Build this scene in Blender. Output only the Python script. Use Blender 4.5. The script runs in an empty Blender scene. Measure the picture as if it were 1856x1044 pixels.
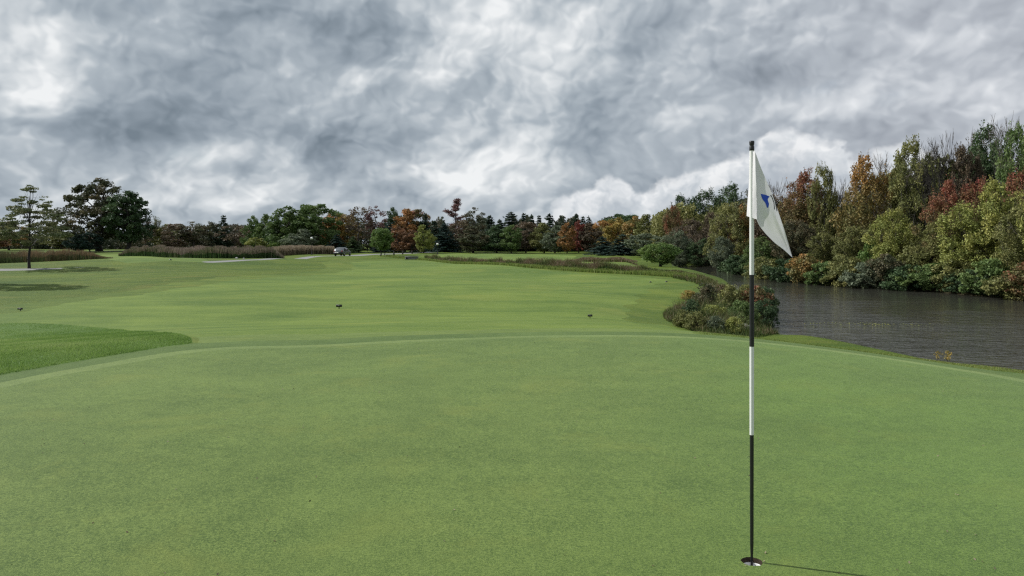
import bpy, bmesh, math, random
import numpy as np
from mathutils import Vector, Matrix

random.seed(7)
PI = math.pi
sc = bpy.context.scene
COL = sc.collection
F = 1340.0          # focal length in photograph pixels
CX, HY = 928.0, 440.0
EYE = 1.6
WZ = -2.2           # water level
SUN_AZ = np.array([-0.948, 0.318]); SUN_EL = math.radians(37)

# ------------------------------------------------------------------ helpers
def tag(o, label=None, cat=None, group=None, kind=None):
    if label: o['label'] = label
    if cat: o['category'] = cat
    if group: o['group'] = group
    if kind: o['kind'] = kind
    return o

def empty(name, loc, rz=0.0, scale=None):
    o = bpy.data.objects.new(name, None)
    o.empty_display_size = 0.2
    o.location = loc; o.rotation_euler = (0, 0, rz)
    if scale is not None: o.scale = scale
    COL.objects.link(o)
    return o

def link(name, me, parent=None, mat=None, loc=None):
    o = bpy.data.objects.new(name, me)
    COL.objects.link(o)
    if parent is not None: o.parent = parent
    if mat is not None:
        if len(me.materials) == 0: me.materials.append(mat)
    if loc is not None: o.location = loc
    return o

def np_mesh(name, V, loops, counts, mats=(), smooth=False, tint=None, midx=None):
    me = bpy.data.meshes.new(name)
    V = np.asarray(V, np.float32); loops = np.asarray(loops, np.int32).ravel(); counts = np.asarray(counts, np.int32)
    me.vertices.add(len(V)); me.vertices.foreach_set('co', V.ravel())
    me.loops.add(len(loops)); me.loops.foreach_set('vertex_index', loops)
    me.polygons.add(len(counts))
    st = np.zeros(len(counts), np.int32); st[1:] = np.cumsum(counts)[:-1]
    me.polygons.foreach_set('loop_start', st)
    if midx is not None: me.polygons.foreach_set('material_index', np.asarray(midx, np.int32))
    if smooth: me.polygons.foreach_set('use_smooth', np.ones(len(counts), bool))
    for m in mats: me.materials.append(m)
    if tint is not None:
        a = me.attributes.new('tint', 'FLOAT', 'FACE'); a.data.foreach_set('value', np.asarray(tint, np.float32))
    me.update(calc_edges=True); me.validate()
    return me

class Geo:
    def __init__(s): s.V = []; s.L = []; s.C = []; s.M = []; s.n = 0
    def add(s, V, faces, m=0):
        for f in faces:
            s.L.extend([i + s.n for i in f]); s.C.append(len(f)); s.M.append(m)
        s.V.extend([tuple(v) for v in V]); s.n += len(V)
    def box(s, c, d, m=0, rz=0.0, taper=1.0):
        cx, cy, cz = c; a, b, h = d[0]/2, d[1]/2, d[2]/2
        V = []
        for z, k in ((-h, 1.0), (h, taper)):
            for x, y in ((-a, -b), (a, -b), (a, b), (-a, b)):
                x *= k; y *= k
                V.append((cx + x*math.cos(rz) - y*math.sin(rz), cy + x*math.sin(rz) + y*math.cos(rz), cz + z))
        s.add(V, [(3,2,1,0), (4,5,6,7), (0,1,5,4), (1,2,6,5), (2,3,7,6), (3,0,4,7)], m)
    def tube(s, P, R, n=6, m=0, cap=True):
        P = [Vector(p) for p in P]
        V = []; Fc = []
        for i, p in enumerate(P):
            t = (P[min(i+1, len(P)-1)] - P[max(i-1, 0)]).normalized()
            a = t.cross(Vector((0.3, 1, 0.1)) if abs(t.z) > 0.7 else Vector((0, 0, 1))).normalized(); b = t.cross(a)
            for k in range(n):
                q = p + (a*math.cos(2*PI*k/n) + b*math.sin(2*PI*k/n))*R[i]
                V.append(q)
        for i in range(len(P)-1):
            for k in range(n):
                k2 = (k+1) % n
                Fc.append((i*n+k, i*n+k2, (i+1)*n+k2, (i+1)*n+k))
        if cap:
            Fc.append(tuple(range(n))[::-1]); Fc.append(tuple((len(P)-1)*n + k for k in range(n)))
        s.add(V, Fc, m)
    def lathe(s, prof, n=24, c=(0, 0, 0), m=0):
        V = []; Fc = []
        for r, z in prof:
            for k in range(n):
                V.append((c[0]+r*math.cos(2*PI*k/n), c[1]+r*math.sin(2*PI*k/n), c[2]+z))
        for i in range(len(prof)-1):
            for k in range(n):
                k2 = (k+1) % n
                Fc.append((i*n+k, i*n+k2, (i+1)*n+k2, (i+1)*n+k))
        s.add(V, Fc, m)
    def mesh(s, name, mats=(), smooth=False):
        return np_mesh(name, np.array(s.V), s.L, s.C, mats, smooth, None, s.M)
    def build(s, name, mats, parent=None, smooth=False):
        if not isinstance(mats, (list, tuple)): mats = [mats]
        return link(name, s.mesh(name, mats, smooth), parent)

# ------------------------------------------------------------------ materials
class NT:
    def __init__(s, tree): s.t = tree
    def n(s, typ, **kw):
        nd = s.t.nodes.new(typ)
        for k, v in kw.items(): setattr(nd, k, v)
        return nd
    def put(s, sock, v):
        if hasattr(v, 'is_linked'): s.t.links.new(v, sock)
        elif v is not None: sock.default_value = v
    def math(s, op, a, b=None, c=None, clamp=False):
        nd = s.n('ShaderNodeMath', operation=op); nd.use_clamp = clamp
        for i, v in enumerate((a, b, c)):
            if v is not None: s.put(nd.inputs[i], v)
        return nd.outputs[0]
    def vmath(s, op, a, b=None):
        nd = s.n('ShaderNodeVectorMath', operation=op)
        s.put(nd.inputs[0], a)
        if b is not None: s.put(nd.inputs[1], b)
        return nd.outputs[0]
    def noise(s, vec, scale, detail=3, rough=0.55, dist=0.0):
        nd = s.n('ShaderNodeTexNoise'); s.put(nd.inputs['Vector'], vec)
        nd.inputs['Scale'].default_value = scale; nd.inputs['Detail'].default_value = detail
        nd.inputs['Roughness'].default_value = rough; nd.inputs['Distortion'].default_value = dist
        return nd.outputs['Fac'], nd.outputs['Color']
    def mix(s, f, a, b):
        nd = s.n('ShaderNodeMix', data_type='RGBA'); nd.clamp_factor = True
        s.put(nd.inputs[0], f); s.put(nd.inputs[6], c4(a)); s.put(nd.inputs[7], c4(b))
        return nd.outputs[2]
    def ramp(s, f, stops, interp='LINEAR'):
        nd = s.n('ShaderNodeValToRGB'); s.put(nd.inputs[0], f); cr = nd.color_ramp; cr.interpolation = interp
        while len(cr.elements) < len(stops): cr.elements.new(0.5)
        for e, (p, c) in zip(cr.elements, stops): e.position = p; e.color = c4(c)
        return nd.outputs[0]
    def smooth(s, v, a, b):
        nd = s.n('ShaderNodeMapRange', interpolation_type='SMOOTHSTEP')
        s.put(nd.inputs[0], v); nd.inputs[1].default_value = a; nd.inputs[2].default_value = b
        return nd.outputs[0]
    def lin(s, v, a, b, c, d):
        nd = s.n('ShaderNodeMapRange'); s.put(nd.inputs[0], v)
        for i, q in zip((1, 2, 3, 4), (a, b, c, d)): nd.inputs[i].default_value = q
        return nd.outputs[0]
    def comb(s, x, y, z):
        nd = s.n('ShaderNodeCombineXYZ')
        for i, v in enumerate((x, y, z)): s.put(nd.inputs[i], v)
        return nd.outputs[0]

def c4(c):
    if hasattr(c, 'is_linked'): return c
    return (c[0], c[1], c[2], 1.0) if len(c) == 3 else c

def new_mat(name):
    m = bpy.data.materials.new(name); m.use_nodes = True
    nt = m.node_tree; b = nt.nodes['Principled BSDF']
    return m, NT(nt), b

def obj_vec(N): return N.n('ShaderNodeTexCoord').outputs['Object']

def plain(name, col, rough=0.5, metal=0.0, var=0.12, scale=6.0, bump=0.0, spec=0.5):
    m, N, b = new_mat(name)
    v = obj_vec(N); f, _ = N.noise(v, scale, 4)
    dk = tuple(c*(1-var) for c in col); lt = tuple(min(1, c*(1+var)) for c in col)
    N.put(b.inputs['Base Color'], N.mix(f, dk, lt))
    N.put(b.inputs['Roughness'], N.lin(f, 0.3, 0.7, max(0, rough-0.06), min(1, rough+0.06)))
    b.inputs['Metallic'].default_value = metal; b.inputs['Specular IOR Level'].default_value = spec
    if bump:
        f2, _ = N.noise(v, scale*8, 4)
        bp = N.n('ShaderNodeBump'); bp.inputs['Strength'].default_value = bump; bp.inputs['Distance'].default_value = 0.01
        N.put(bp.inputs['Height'], f2); N.put(b.inputs['Normal'], bp.outputs[0])
    return m

def leaf_mat(name, stops, trans=0.25, patch=None):
    """stops: colours chosen by the per-leaf 'tint' attribute; Object random shifts them tree to tree"""
    m, N, b = new_mat(name)
    at = N.n('ShaderNodeAttribute', attribute_name='tint')
    oi = N.n('ShaderNodeObjectInfo')
    f = N.math('ADD', at.outputs['Fac'], N.lin(oi.outputs['Random'], 0, 1, -0.14, 0.14), clamp=True)
    k = len(stops)
    col = N.ramp(f, [((i/(k-1)) if k > 1 else 0, c) for i, c in enumerate(stops)])
    N.put(b.inputs['Base Color'], col)
    b.inputs['Roughness'].default_value = 0.6; b.inputs['Specular IOR Level'].default_value = 0.25
    tr = N.n('ShaderNodeBsdfTranslucent'); N.put(tr.inputs[0], col)
    mx = N.n('ShaderNodeMixShader'); mx.inputs[0].default_value = trans
    N.t.links.new(b.outputs[0], mx.inputs[1]); N.t.links.new(tr.outputs[0], mx.inputs[2])
    N.t.links.new(mx.outputs[0], N.t.nodes['Material Output'].inputs[0])
    return m

def grass_mat(name, dark, light, yellow, patch=0.45, grain=90.0, grain_amt=0.5, streak=0.0, sheen=0.25, bump=0.4, ymix=0.4, bdist=0.006, lush=0.0):
    m, N, b = new_mat(name)
    v = obj_vec(N)
    p1, _ = N.noise(v, patch, 4, 0.6, 0.6)
    p2, _ = N.noise(v, patch*7, 4, 0.6)
    sv = N.vmath('MULTIPLY', v, (0.2, 1.0, 1.0)); st, _ = N.noise(sv, 0.5, 5, 0.62, 1.3)
    g1, _ = N.noise(v, grain, 3, 0.65)
    g2, _ = N.noise(v, grain*3.1, 2, 0.6)
    p3, _ = N.noise(v, patch*26, 3, 0.6)
    g0, _ = N.noise(v, grain*0.35, 3, 0.65)
    def cen(x, k): return N.math('MULTIPLY', N.math('SUBTRACT', x, 0.5), k)
    w = 0.5
    for x, k in ((p1, 0.85 if patch > .2 else 1.7), (p2, 0.6), (p3, 0.4), (st, streak), (g0, grain_amt*0.55), (g1, grain_amt*1.5), (g2, grain_amt*2.2)):
        w = N.math('ADD', w, cen(x, k))
    w = N.math('ADD', w, 0.0, clamp=True)
    col = N.mix(w, dark, light)
    y1, _ = N.noise(v, patch*2.3, 5, 0.65, 0.5)
    y = N.math('MULTIPLY', N.smooth(y1, 0.5, 0.72), ymix)
    col = N.mix(y, col, yellow)
    if lush:
        sx = N.n('ShaderNodeSeparateXYZ'); N.put(sx.inputs[0], v)
        lu = N.math('ADD', N.smooth(N.math('SUBTRACT', sx.outputs[0], N.math('MULTIPLY', sx.outputs[1], .22)), -1.2, 1.6), N.math('MULTIPLY', N.math('SUBTRACT', p1, .5), 1.2))
        lu2 = N.math('MULTIPLY', lu, lush, clamp=True)
        mm = N.n('ShaderNodeMix', data_type='RGBA', blend_type='MULTIPLY'); N.put(mm.inputs[0], lu2)
        N.put(mm.inputs[6], col); mm.inputs[7].default_value = (0.60, 0.84, 0.50, 1); col = mm.outputs[2]
    N.put(b.inputs['Base Color'], col)
    b.inputs['Roughness'].default_value = 0.75; b.inputs['Specular IOR Level'].default_value = 0.15
    b.inputs['Sheen Weight'].default_value = sheen; b.inputs['Sheen Roughness'].default_value = 0.45
    N.put(b.inputs['Sheen Tint'], c4((0.75, 0.95, 0.55)))
    bp = N.n('ShaderNodeBump'); bp.inputs['Strength'].default_value = bump; bp.inputs['Distance'].default_value = bdist
    N.put(bp.inputs['Height'], N.math('ADD', g1, g2)); N.put(b.inputs['Normal'], bp.outputs[0])
    return m

M = {}
M['green'] = grass_mat('putting_green_turf', (0.042, 0.082, 0.008), (0.174, 0.236, 0.050), (0.194, 0.218, 0.036), 0.42, 62, 1.55, 0.6, 0.19, 0.8, 0.35, lush=.5)
M['painted_sheen_rim'] = grass_mat('painted_sheen_turf', (0.072, 0.118, 0.022), (0.205, 0.262, 0.072), (0.215, 0.235, 0.055), 0.42, 62, 1.4, 0.8, 0.2, 0.7, 0.35)  # paler rim of the green: sheen on the crest painted into its colour
M['fringe'] = grass_mat('fringe_turf', (0.040, 0.078, 0.010), (0.118, 0.176, 0.040), (0.14, 0.172, 0.034), 0.6, 45, 1.3, 1.0, 0.12, 0.8, 0.3)
M['apron'] = grass_mat('apron_turf', (0.062, 0.108, 0.014), (0.170, 0.225, 0.050), (0.19, 0.215, 0.04), 0.4, 40, 1.2, 1.2, 0.10, 0.7, 0.4)
M['fairway'] = grass_mat('fairway_turf', (0.054, 0.107, 0.010), (0.168, 0.228, 0.035), (0.20, 0.228, 0.038), 0.075, 22, 1.2, 1.5, 0.07, 0.8, 0.55)
M['semi'] = grass_mat('semi_rough_turf', (0.045, 0.092, 0.007), (0.145, 0.190, 0.024), (0.18, 0.19, 0.03), 0.12, 16, 1.2, 1.8, 0.05, 0.8, 0.5, 0.015)
M['rough'] = grass_mat('rough_turf', (0.038, 0.082, 0.005), (0.132, 0.175, 0.018), (0.185, 0.178, 0.034), 0.10, 10, 1.3, 1.6, 0.04, 0.9, 0.5, 0.04)
M['rough_near'] = grass_mat('thick_rough_turf', (0.05, 0.11, 0.014), (0.105, 0.18, 0.03), (0.14, 0.19, 0.04), 0.5, 30, 0.8, 0.3, 0.05, 0.6, 0.25, 0.01)
M['forest'] = grass_mat('leaf_litter_soil', (0.02, 0.018, 0.01), (0.06, 0.05, 0.025), (0.10, 0.055, 0.02), 0.3, 8, 0.6, 0.2, 0.0, 0.8, 0.5, 0.03)
M['asphalt'] = plain('worn_asphalt', (0.22, 0.22, 0.215), 0.85, var=0.18, scale=0.8, bump=0.3)
M['bark'] = plain('grey_brown_bark', (0.055, 0.045, 0.036), 0.9, var=0.35, scale=4, bump=0.6)
M['bark_dark'] = plain('dark_bark', (0.028, 0.024, 0.021), 0.9, var=0.35, scale=4, bump=0.6)
M['bark_pale'] = plain('pale_bark', (0.13, 0.115, 0.10), 0.9, var=0.3, scale=4, bump=0.6)
M['white_paint'] = plain('white_pole_paint', (0.80, 0.80, 0.79), 0.38, var=0.08, scale=9)
M['black_paint'] = plain('black_pole_paint', (0.012, 0.012, 0.014), 0.4, var=0.3, scale=20)
M['black_plastic'] = plain('black_plastic', (0.012, 0.012, 0.012), 0.45, var=0.2, scale=20)
M['grey_plastic'] = plain('grey_sign_face', (0.09, 0.095, 0.10), 0.5, var=0.15, scale=30)
M['globe'] = plain('white_lamp_globe', (0.85, 0.85, 0.83), 0.3, var=0.03)
M['stone'] = plain('pale_grey_stone', (0.45, 0.44, 0.42), 0.85, var=0.25, scale=3, bump=0.5)
M['wall_stone'] = plain('weathered_culvert_stone', (0.20, 0.205, 0.20), 0.9, var=0.4, scale=1.6, bump=0.6)
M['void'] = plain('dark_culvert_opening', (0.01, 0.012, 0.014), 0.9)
M['timber'] = plain('dark_timber', (0.03, 0.027, 0.022), 0.85, var=0.3, scale=3)
M['car_paint'] = plain('silver_car_paint', (0.22, 0.235, 0.245), 0.28, 0.5, var=0.03)
M['car_trim'] = plain('dark_bumper_plastic', (0.02, 0.021, 0.023), 0.5)
M['car_glass'] = plain('dark_tinted_glass', (0.012, 0.014, 0.016), 0.06, var=0.05)
M['tyre'] = plain('black_tyre_rubber', (0.014, 0.014, 0.014), 0.85)
M['rim'] = plain('grey_alloy', (0.4, 0.4, 0.41), 0.35, 0.9)
M['tail'] = plain('red_tail_lamp_lens', (0.30, 0.015, 0.012), 0.2)
M['plate'] = plain('white_licence_plate', (0.65, 0.65, 0.63), 0.4)
M['cup_liner'] = plain('white_cup_liner', (0.82, 0.82, 0.80), 0.4, var=0.04)
M['soil'] = plain('brown_cut_soil', (0.055, 0.036, 0.020), 0.95, var=0.45, scale=60, bump=0.8)
M['blue'] = plain('blue_flag_print', (0.008, 0.065, 0.48), 0.7, var=0.08, scale=40)
M['greyprint'] = plain('grey_flag_print', (0.075, 0.085, 0.09), 0.7, var=0.1, scale=40)

def cloth_mat():
    m, N, b = new_mat('white_flag_nylon')
    v = obj_vec(N); f, _ = N.noise(v, 5, 4); w = N.n('ShaderNodeTexWave'); N.put(w.inputs['Vector'], v)
    w.inputs['Scale'].default_value = 260
    col = N.mix(f, (0.79, 0.77, 0.80), (0.86, 0.84, 0.87)); N.put(b.inputs['Base Color'], col)
    b.inputs['Roughness'].default_value = 0.65; b.inputs['Sheen Weight'].default_value = 0.1
    bp = N.n('ShaderNodeBump'); bp.inputs['Strength'].default_value = 0.25; bp.inputs['Distance'].default_value = 0.02
    N.put(bp.inputs['Height'], f); N.put(b.inputs['Normal'], bp.outputs[0])
    tr = N.n('ShaderNodeBsdfTranslucent'); N.put(tr.inputs[0], col)
    mx = N.n('ShaderNodeMixShader'); mx.inputs[0].default_value = 0.22
    N.t.links.new(b.outputs[0], mx.inputs[1]); N.t.links.new(tr.outputs[0], mx.inputs[2])
    N.t.links.new(mx.outputs[0], N.t.nodes['Material Output'].inputs[0])
    return m
M['cloth'] = cloth_mat()

def water_mat():
    m, N, b = new_mat('dark_pond_water')
    v = obj_vec(N)
    N.put(b.inputs['Base Color'], c4((0.050, 0.050, 0.040)))
    b.inputs['IOR'].default_value = 1.333; b.inputs['Roughness'].default_value = 0.06
    a1 = N.vmath('MULTIPLY', v, (0.55, 1.2, 1.0))
    r1, _ = N.noise(a1, 3.2, 3, 0.6, 0.3); r2, _ = N.noise(a1, 0.9, 3, 0.6, 0.3); r3, _ = N.noise(a1, 9.0, 2, 0.5)
    gust, _ = N.noise(N.vmath('MULTIPLY', v, (0.6, 1.0, 1.0)), 0.12, 3, 0.55, 0.8)
    amp = N.lin(gust, 0.40, 0.60, 0.38, 1.0)
    sw = N.n('ShaderNodeSeparateXYZ'); N.put(sw.inputs[0], v)
    amp = N.math('MULTIPLY', amp, N.lin(N.math('ADD', sw.outputs[0], N.math('MULTIPLY', N.math('SUBTRACT', sw.outputs[1], 50.0), .25)), 14, 31, 1.0, .22))   # sheltered under the wooded bank
    h = N.math('ADD', N.math('MULTIPLY', r1, 0.55), N.math('ADD', N.math('MULTIPLY', r2, 0.8), N.math('MULTIPLY', r3, 0.16)))
    bp = N.n('ShaderNodeBump'); N.put(bp.inputs['Strength'], amp); bp.inputs['Distance'].default_value = 0.23
    N.put(bp.inputs['Height'], h); N.put(b.inputs['Normal'], bp.outputs[0])
    return m
M['water'] = water_mat()

# leaves: albedo colours of the leaves themselves
LC = {
 'dark_green':  [(0.018,0.042,0.016),(0.032,0.066,0.024),(0.055,0.09,0.03)],
 'mid_green':   [(0.035,0.070,0.016),(0.060,0.105,0.024),(0.095,0.14,0.032)],
 'young': [(0.050,0.070,0.026),(0.085,0.105,0.042),(0.12,0.115,0.045)],
 'bright_green':[(0.036,0.080,0.014),(0.062,0.118,0.020),(0.10,0.15,0.030)],
 'grey_green':  [(0.045,0.065,0.040),(0.075,0.10,0.06),(0.11,0.135,0.08)],
 'olive':       [(0.055,0.065,0.016),(0.090,0.098,0.024),(0.135,0.13,0.034)],
 'yellow_green':[(0.075,0.095,0.014),(0.130,0.150,0.026),(0.20,0.19,0.034)],
 'gold':        [(0.11,0.095,0.016),(0.20,0.15,0.026),(0.30,0.19,0.034)],
 'orange':      [(0.10,0.055,0.016),(0.21,0.095,0.022),(0.33,0.14,0.03)],
 'rust':        [(0.07,0.040,0.022),(0.125,0.058,0.026),(0.19,0.082,0.032)],
 'red':         [(0.055,0.030,0.022),(0.14,0.032,0.026),(0.23,0.045,0.032)],
 'brown':       [(0.045,0.036,0.024),(0.078,0.056,0.036),(0.115,0.078,0.046)],
 'purple':      [(0.06,0.034,0.038),(0.10,0.048,0.052),(0.15,0.062,0.062)],
 'conifer':     [(0.012,0.030,0.018),(0.022,0.046,0.027),(0.036,0.062,0.034)],
 'blue_conifer':[(0.012,0.034,0.030),(0.020,0.050,0.042),(0.034,0.068,0.055)],
 'wood':  [(0.022,0.034,0.018),(0.042,0.050,0.025),(0.075,0.056,0.032)],
 'oak_brown':   [(0.030,0.040,0.020),(0.050,0.056,0.027),(0.088,0.066,0.034)],
 'red_olive':   [(0.05,0.060,0.018),(0.11,0.080,0.026),(0.23,0.038,0.034)],
 'orange_olive':[(0.055,0.065,0.016),(0.14,0.095,0.022),(0.32,0.105,0.016)],
 'pale_leaf':   [(0.16,0.20,0.12),(0.30,0.33,0.24),(0.5,0.52,0.44)],
}
for k_ in LC:
    f_ = 1.75 if 'conifer' in k_ or k_ == 'wood' else (2.35 if k_ in ('yellow_green', 'olive', 'orange_olive') else 2.05)
    mean_ = lambda q: tuple(.73*c+.27*(sum(q)/3)*(1.06, 1.0, .72)[i] for i, c in enumerate(q))
    LC[k_] = [mean_(q_) for q_ in LC[k_]]
    LC[k_] = [tuple(min(.6, c*f_) for c in q_) for q_ in LC[k_]]
LM = {k: leaf_mat(k + '_leaves', v) for k, v in LC.items()}
RM = {
 'reed_tan':  leaf_mat('tan_reed_blades', [(0.07,0.08,0.035),(0.19,0.155,0.10),(0.34,0.275,0.20)], 0.3),
 'reed_mauve':leaf_mat('mauve_reed_plumes', [(0.045,0.085,0.025),(0.085,0.105,0.042),(0.165,0.135,0.095),(0.28,0.22,0.185)], 0.3),
 'cattail':   leaf_mat('rusty_cattail_blades', [(0.055,0.075,0.028),(0.125,0.09,0.048),(0.24,0.165,0.10)], 0.3),
 'weed':      leaf_mat('brown_green_weed_stems', [(0.055,0.095,0.022),(0.115,0.125,0.042),(0.165,0.120,0.068),(0.26,0.19,0.13)], 0.3),
 'grass':     leaf_mat('long_grass_blades', [(0.10,0.19,0.034),(0.19,0.30,0.07),(0.32,0.40,0.14)], 0.45),
 'bankgrass': leaf_mat('bank_grass_blades', [(0.10,0.165,0.03),(0.175,0.24,0.055),(0.32,0.31,0.11)], 0.4),
}

# ------------------------------------------------------------------ terrain
def catmull(P, n=8, closed=True):
    P = np.array(P, float); out = []
    N = len(P)
    for i in range(N if closed else N-1):
        p0, p1, p2, p3 = (P[(i-1) % N], P[i], P[(i+1) % N], P[(i+2) % N]) if closed else (P[max(i-1,0)], P[i], P[i+1], P[min(i+2,N-1)])
        for t in np.linspace(0, 1, n, endpoint=False):
            out.append(0.5*((2*p1)+(-p0+p2)*t+(2*p0-5*p1+4*p2-p3)*t*t+(-p0+3*p1-3*p2+p3)*t**3))
    if not closed: out.append(P[-1])
    return np.array(out)

def sd_poly(X, Y, poly):
    """signed distance to a closed polygon, negative inside"""
    X = np.asarray(X, float); Y = np.asarray(Y, float)
    d = np.full(X.shape, 1e18); ins = np.zeros(X.shape, bool)
    n = len(poly)
    for i in range(n):
        ax, ay = poly[i]; bx, by = poly[(i+1) % n]
        ex, ey = bx-ax, by-ay; L = ex*ex+ey*ey+1e-12
        t = np.clip(((X-ax)*ex+(Y-ay)*ey)/L, 0, 1)
        d = np.minimum(d, (X-ax-t*ex)**2+(Y-ay-t*ey)**2)
        if ay != by:
            c = ((ay > Y) != (by > Y)) & (X < ex*(Y-ay)/(by-ay)+ax)
            ins ^= c
    d = np.sqrt(d)
    return np.where(ins, -d, d)

GREEN = catmull([(-5.95,8.3),(-5.5,9.9),(-5.0,11.2),(-4.3,11.75),(-3.2,11.95),(-2.0,12.35),(-.7,12.6),(.7,12.8),(2.1,12.8),(3.5,12.5),(4.7,11.9),
                 (5.6,11.1),(6.25,10.1),(6.6,9.0),(7.0,5),(6.5,0),(4,-4),(-1,-5),(-5,-3.2),(-6.6,1),(-6.5,5)], 6)
POND = catmull([(10.2,30.4),(12.1,29.3),(13.0,26.5),(13.9,21),(14.6,15),(15,8),(15.5,-5),(17,-25),(24,-30),(33,-25),(37,-5),(37,15),(36,32),
                (34.4,46),(32.8,56),(31.0,61),(28.4,68),(27.6,78),(29,92),(32,113),(34,126),(27,124),(25,110),(19,103),(18.5,97),(23.2,92),(22.5,80),(19.5,66),(16.5,52),(14,42),(11.2,35)], 5)

def S(t):
    t = np.clip(t, 0, 1); return t*t*(3-2*t)
def bumpf(x, y, cx, cy, sx, sy): return np.exp(-((x-cx)/sx)**2-((y-cy)/sy)**2)
HOLE = (1.204, 3.712)
def terrain(x, y):
    x = np.asarray(x, float); y = np.asarray(y, float)
    far = -1.3 + 0.0045*np.clip(y-150, 0, 300) + 0.05*np.clip(x-30, 0, 60)*np.clip((130-y)/40, 0, 1)
    far = far + 0.10*np.sin(x*0.11+0.7)*np.sin(y*0.083+0.4)*np.clip((y-25)/30, 0, 1) + 0.05*np.sin(x*0.31+y*0.17)*np.clip((y-20)/20, 0, 1)
    far = far + 0.85*bumpf(x, y, -46, 100, 20, 17) + 0.55*bumpf(x, y, -13, 152, 15, 16) + 0.25*bumpf(x, y, -26, 52, 12, 12)
    far = far - 0.62*S((x-2.5)/6)*np.clip((46-y)/14, 0, 1) + 0.16*np.sin(x*0.13+1.9)*np.sin(y*0.155+.6)*np.clip((y-26)/14, 0, 1)
    dg = sd_poly(x, y, GREEN)
    s = S((dg+1.5)/(19.5-5.5*S((x-1.5)/5)))
    near = -0.09*S((x-2.5)/5) + 0.035*np.sin(x*0.55+0.5)*np.sin(y*0.6+1.0)*np.clip((np.hypot(x-HOLE[0], y-HOLE[1])-0.5)/2, 0, 1)
    z = near*(1-s) + far*s
    z = z + 0.07*bumpf(x, y, -8.2, 11.0, 2.4, 2.0)
    p = sd_poly(x, y, POND)
    zb = WZ + np.where(p > 0, 0.29*p, np.maximum(0.3*p, -1.4))
    k = 0.35
    h = np.clip(0.5+0.5*(zb-z)/k, 0, 1)
    return zb*(1-h)+z*h-k*h*(1-h)*(p < 7)

def tz(x, y): return float(terrain(np.array([x]), np.array([y]))[0])

_DD = np.concatenate([np.arange(3, 40, 0.05), np.arange(40, 420, 0.4)])
def pix(px, py, lift=0.0):
    """point of the ground seen at a photograph pixel"""
    X = (px-CX)/F*_DD
    ray = EYE-(py-HY)/F*_DD
    d = terrain(X, _DD)+lift-ray
    i = np.argmax(d > 0) if (d > 0).any() else len(_DD)-1
    if i > 0 and d[i] > 0:
        a = d[i-1]/(d[i-1]-d[i]); D = _DD[i-1]+a*(_DD[i]-_DD[i-1])
    else: D = _DD[i]
    return ((px-CX)/F*D, D)
def pixpoly(P, n=4, smooth=True):
    W = [pix(*p) for p in P]
    return catmull(W, n) if smooth else np.array(W)

FAIR = pixpoly([(-260,600),(-120,580),(20,567),(60,560),(150,546),(300,527),(420,509),(500,502),(590,497),(640,488),(640,475),(700,472.5),(760,473),(830,478),(1000,491),(1160,502),(1205,507),
                (1185,520),(1150,545),(1133,568),(1150,584),(1230,597),(1270,606),(1200,625),(900,640),(420,640),(347,614),(250,601),(150,592),(0,586)], 3)
FAIR2 = pixpoly([(795,466),(812,459),(870,458.5),(960,460.5),(1040,463),(1042,472),(1140,476),(1168,487),(1080,488),(1000,484),(850,474)], 3)
LAWN = pixpoly([(165,465),(240,461),(300,463),(360,468),(392,475),(300,473),(200,471)], 3)
FRINGE_SIDE = 0.85
ROUGHN = pixpoly([(-500,640),(-200,600),(0,586),(150,591),(250,600),(347,613),(300,628),(200,645),(100,662),(0,680),(-120,700),(-400,760)], 3)
ROADC = catmull([pix(*p) for p in [(378,475.0),(440,471.6),(500,468.4),(560,466.2),(610,463.8),(660,461.9),(700,460.4),(765,457.8),(830,455.6)]], 4, False)
def line_dist(X, Y, L):
    d = np.full(np.shape(X), 1e18)
    for (ax, ay), (bx, by) in zip(L[:-1], L[1:]):
        ex, ey = bx-ax, by-ay; t = np.clip(((X-ax)*ex+(Y-ay)*ey)/(ex*ex+ey*ey+1e-12), 0, 1)
        d = np.minimum(d, (X-ax-t*ex)**2+(Y-ay-t*ey)**2)
    return np.sqrt(d)
PATH = pixpoly([(-160,488),(-20,487),(60,486.4),(120,485.6),(150,483.9),(150,484.6),(110,487.4),(60,489.6),(0,491),(-160,494)], 2)
FLOOR = np.array([(33,-60),(33.5,15),(33.3,32),(32,46),(30.2,55),(28.4,59),(26.4,67),(25.6,78),(26.4,92),(29.4,110),(32,128),(30,150),(60,220),(160,230),(200,0),(120,-80)])

ang = np.radians(np.concatenate([np.arange(-180, -44, 4.0), np.arange(-44, 44, 0.22), np.arange(44, 180, 4.0)]))
rad = np.concatenate([[0.4], 1.0*1.0125**np.arange(0, 545)])
rad = rad[rad < 880]
A, R = np.meshgrid(ang, rad, indexing='ij')
GX = (R*np.sin(A)).ravel(); GY = (R*np.cos(A)).ravel(); GZ = terrain(GX, GY)
na, nr = len(ang), len(rad)
idx = np.arange(na*nr).reshape(na, nr)
q = np.stack([idx, np.roll(idx, -1, 0)], 0)
quads = np.stack([q[0][:, :-1], q[0][:, 1:], q[1][:, 1:], q[1][:, :-1]], -1).reshape(-1, 4)
def cut_hole_field(): return None
DG = sd_poly(GX, GY, GREEN)
FAIRF = sd_poly(GX, GY, FAIR)+np.clip(GY/60, 0.1, 1)*.3*(np.sin(GX*1.3+GY*.7)+np.sin(GY*2.1-GX*.9))
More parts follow.
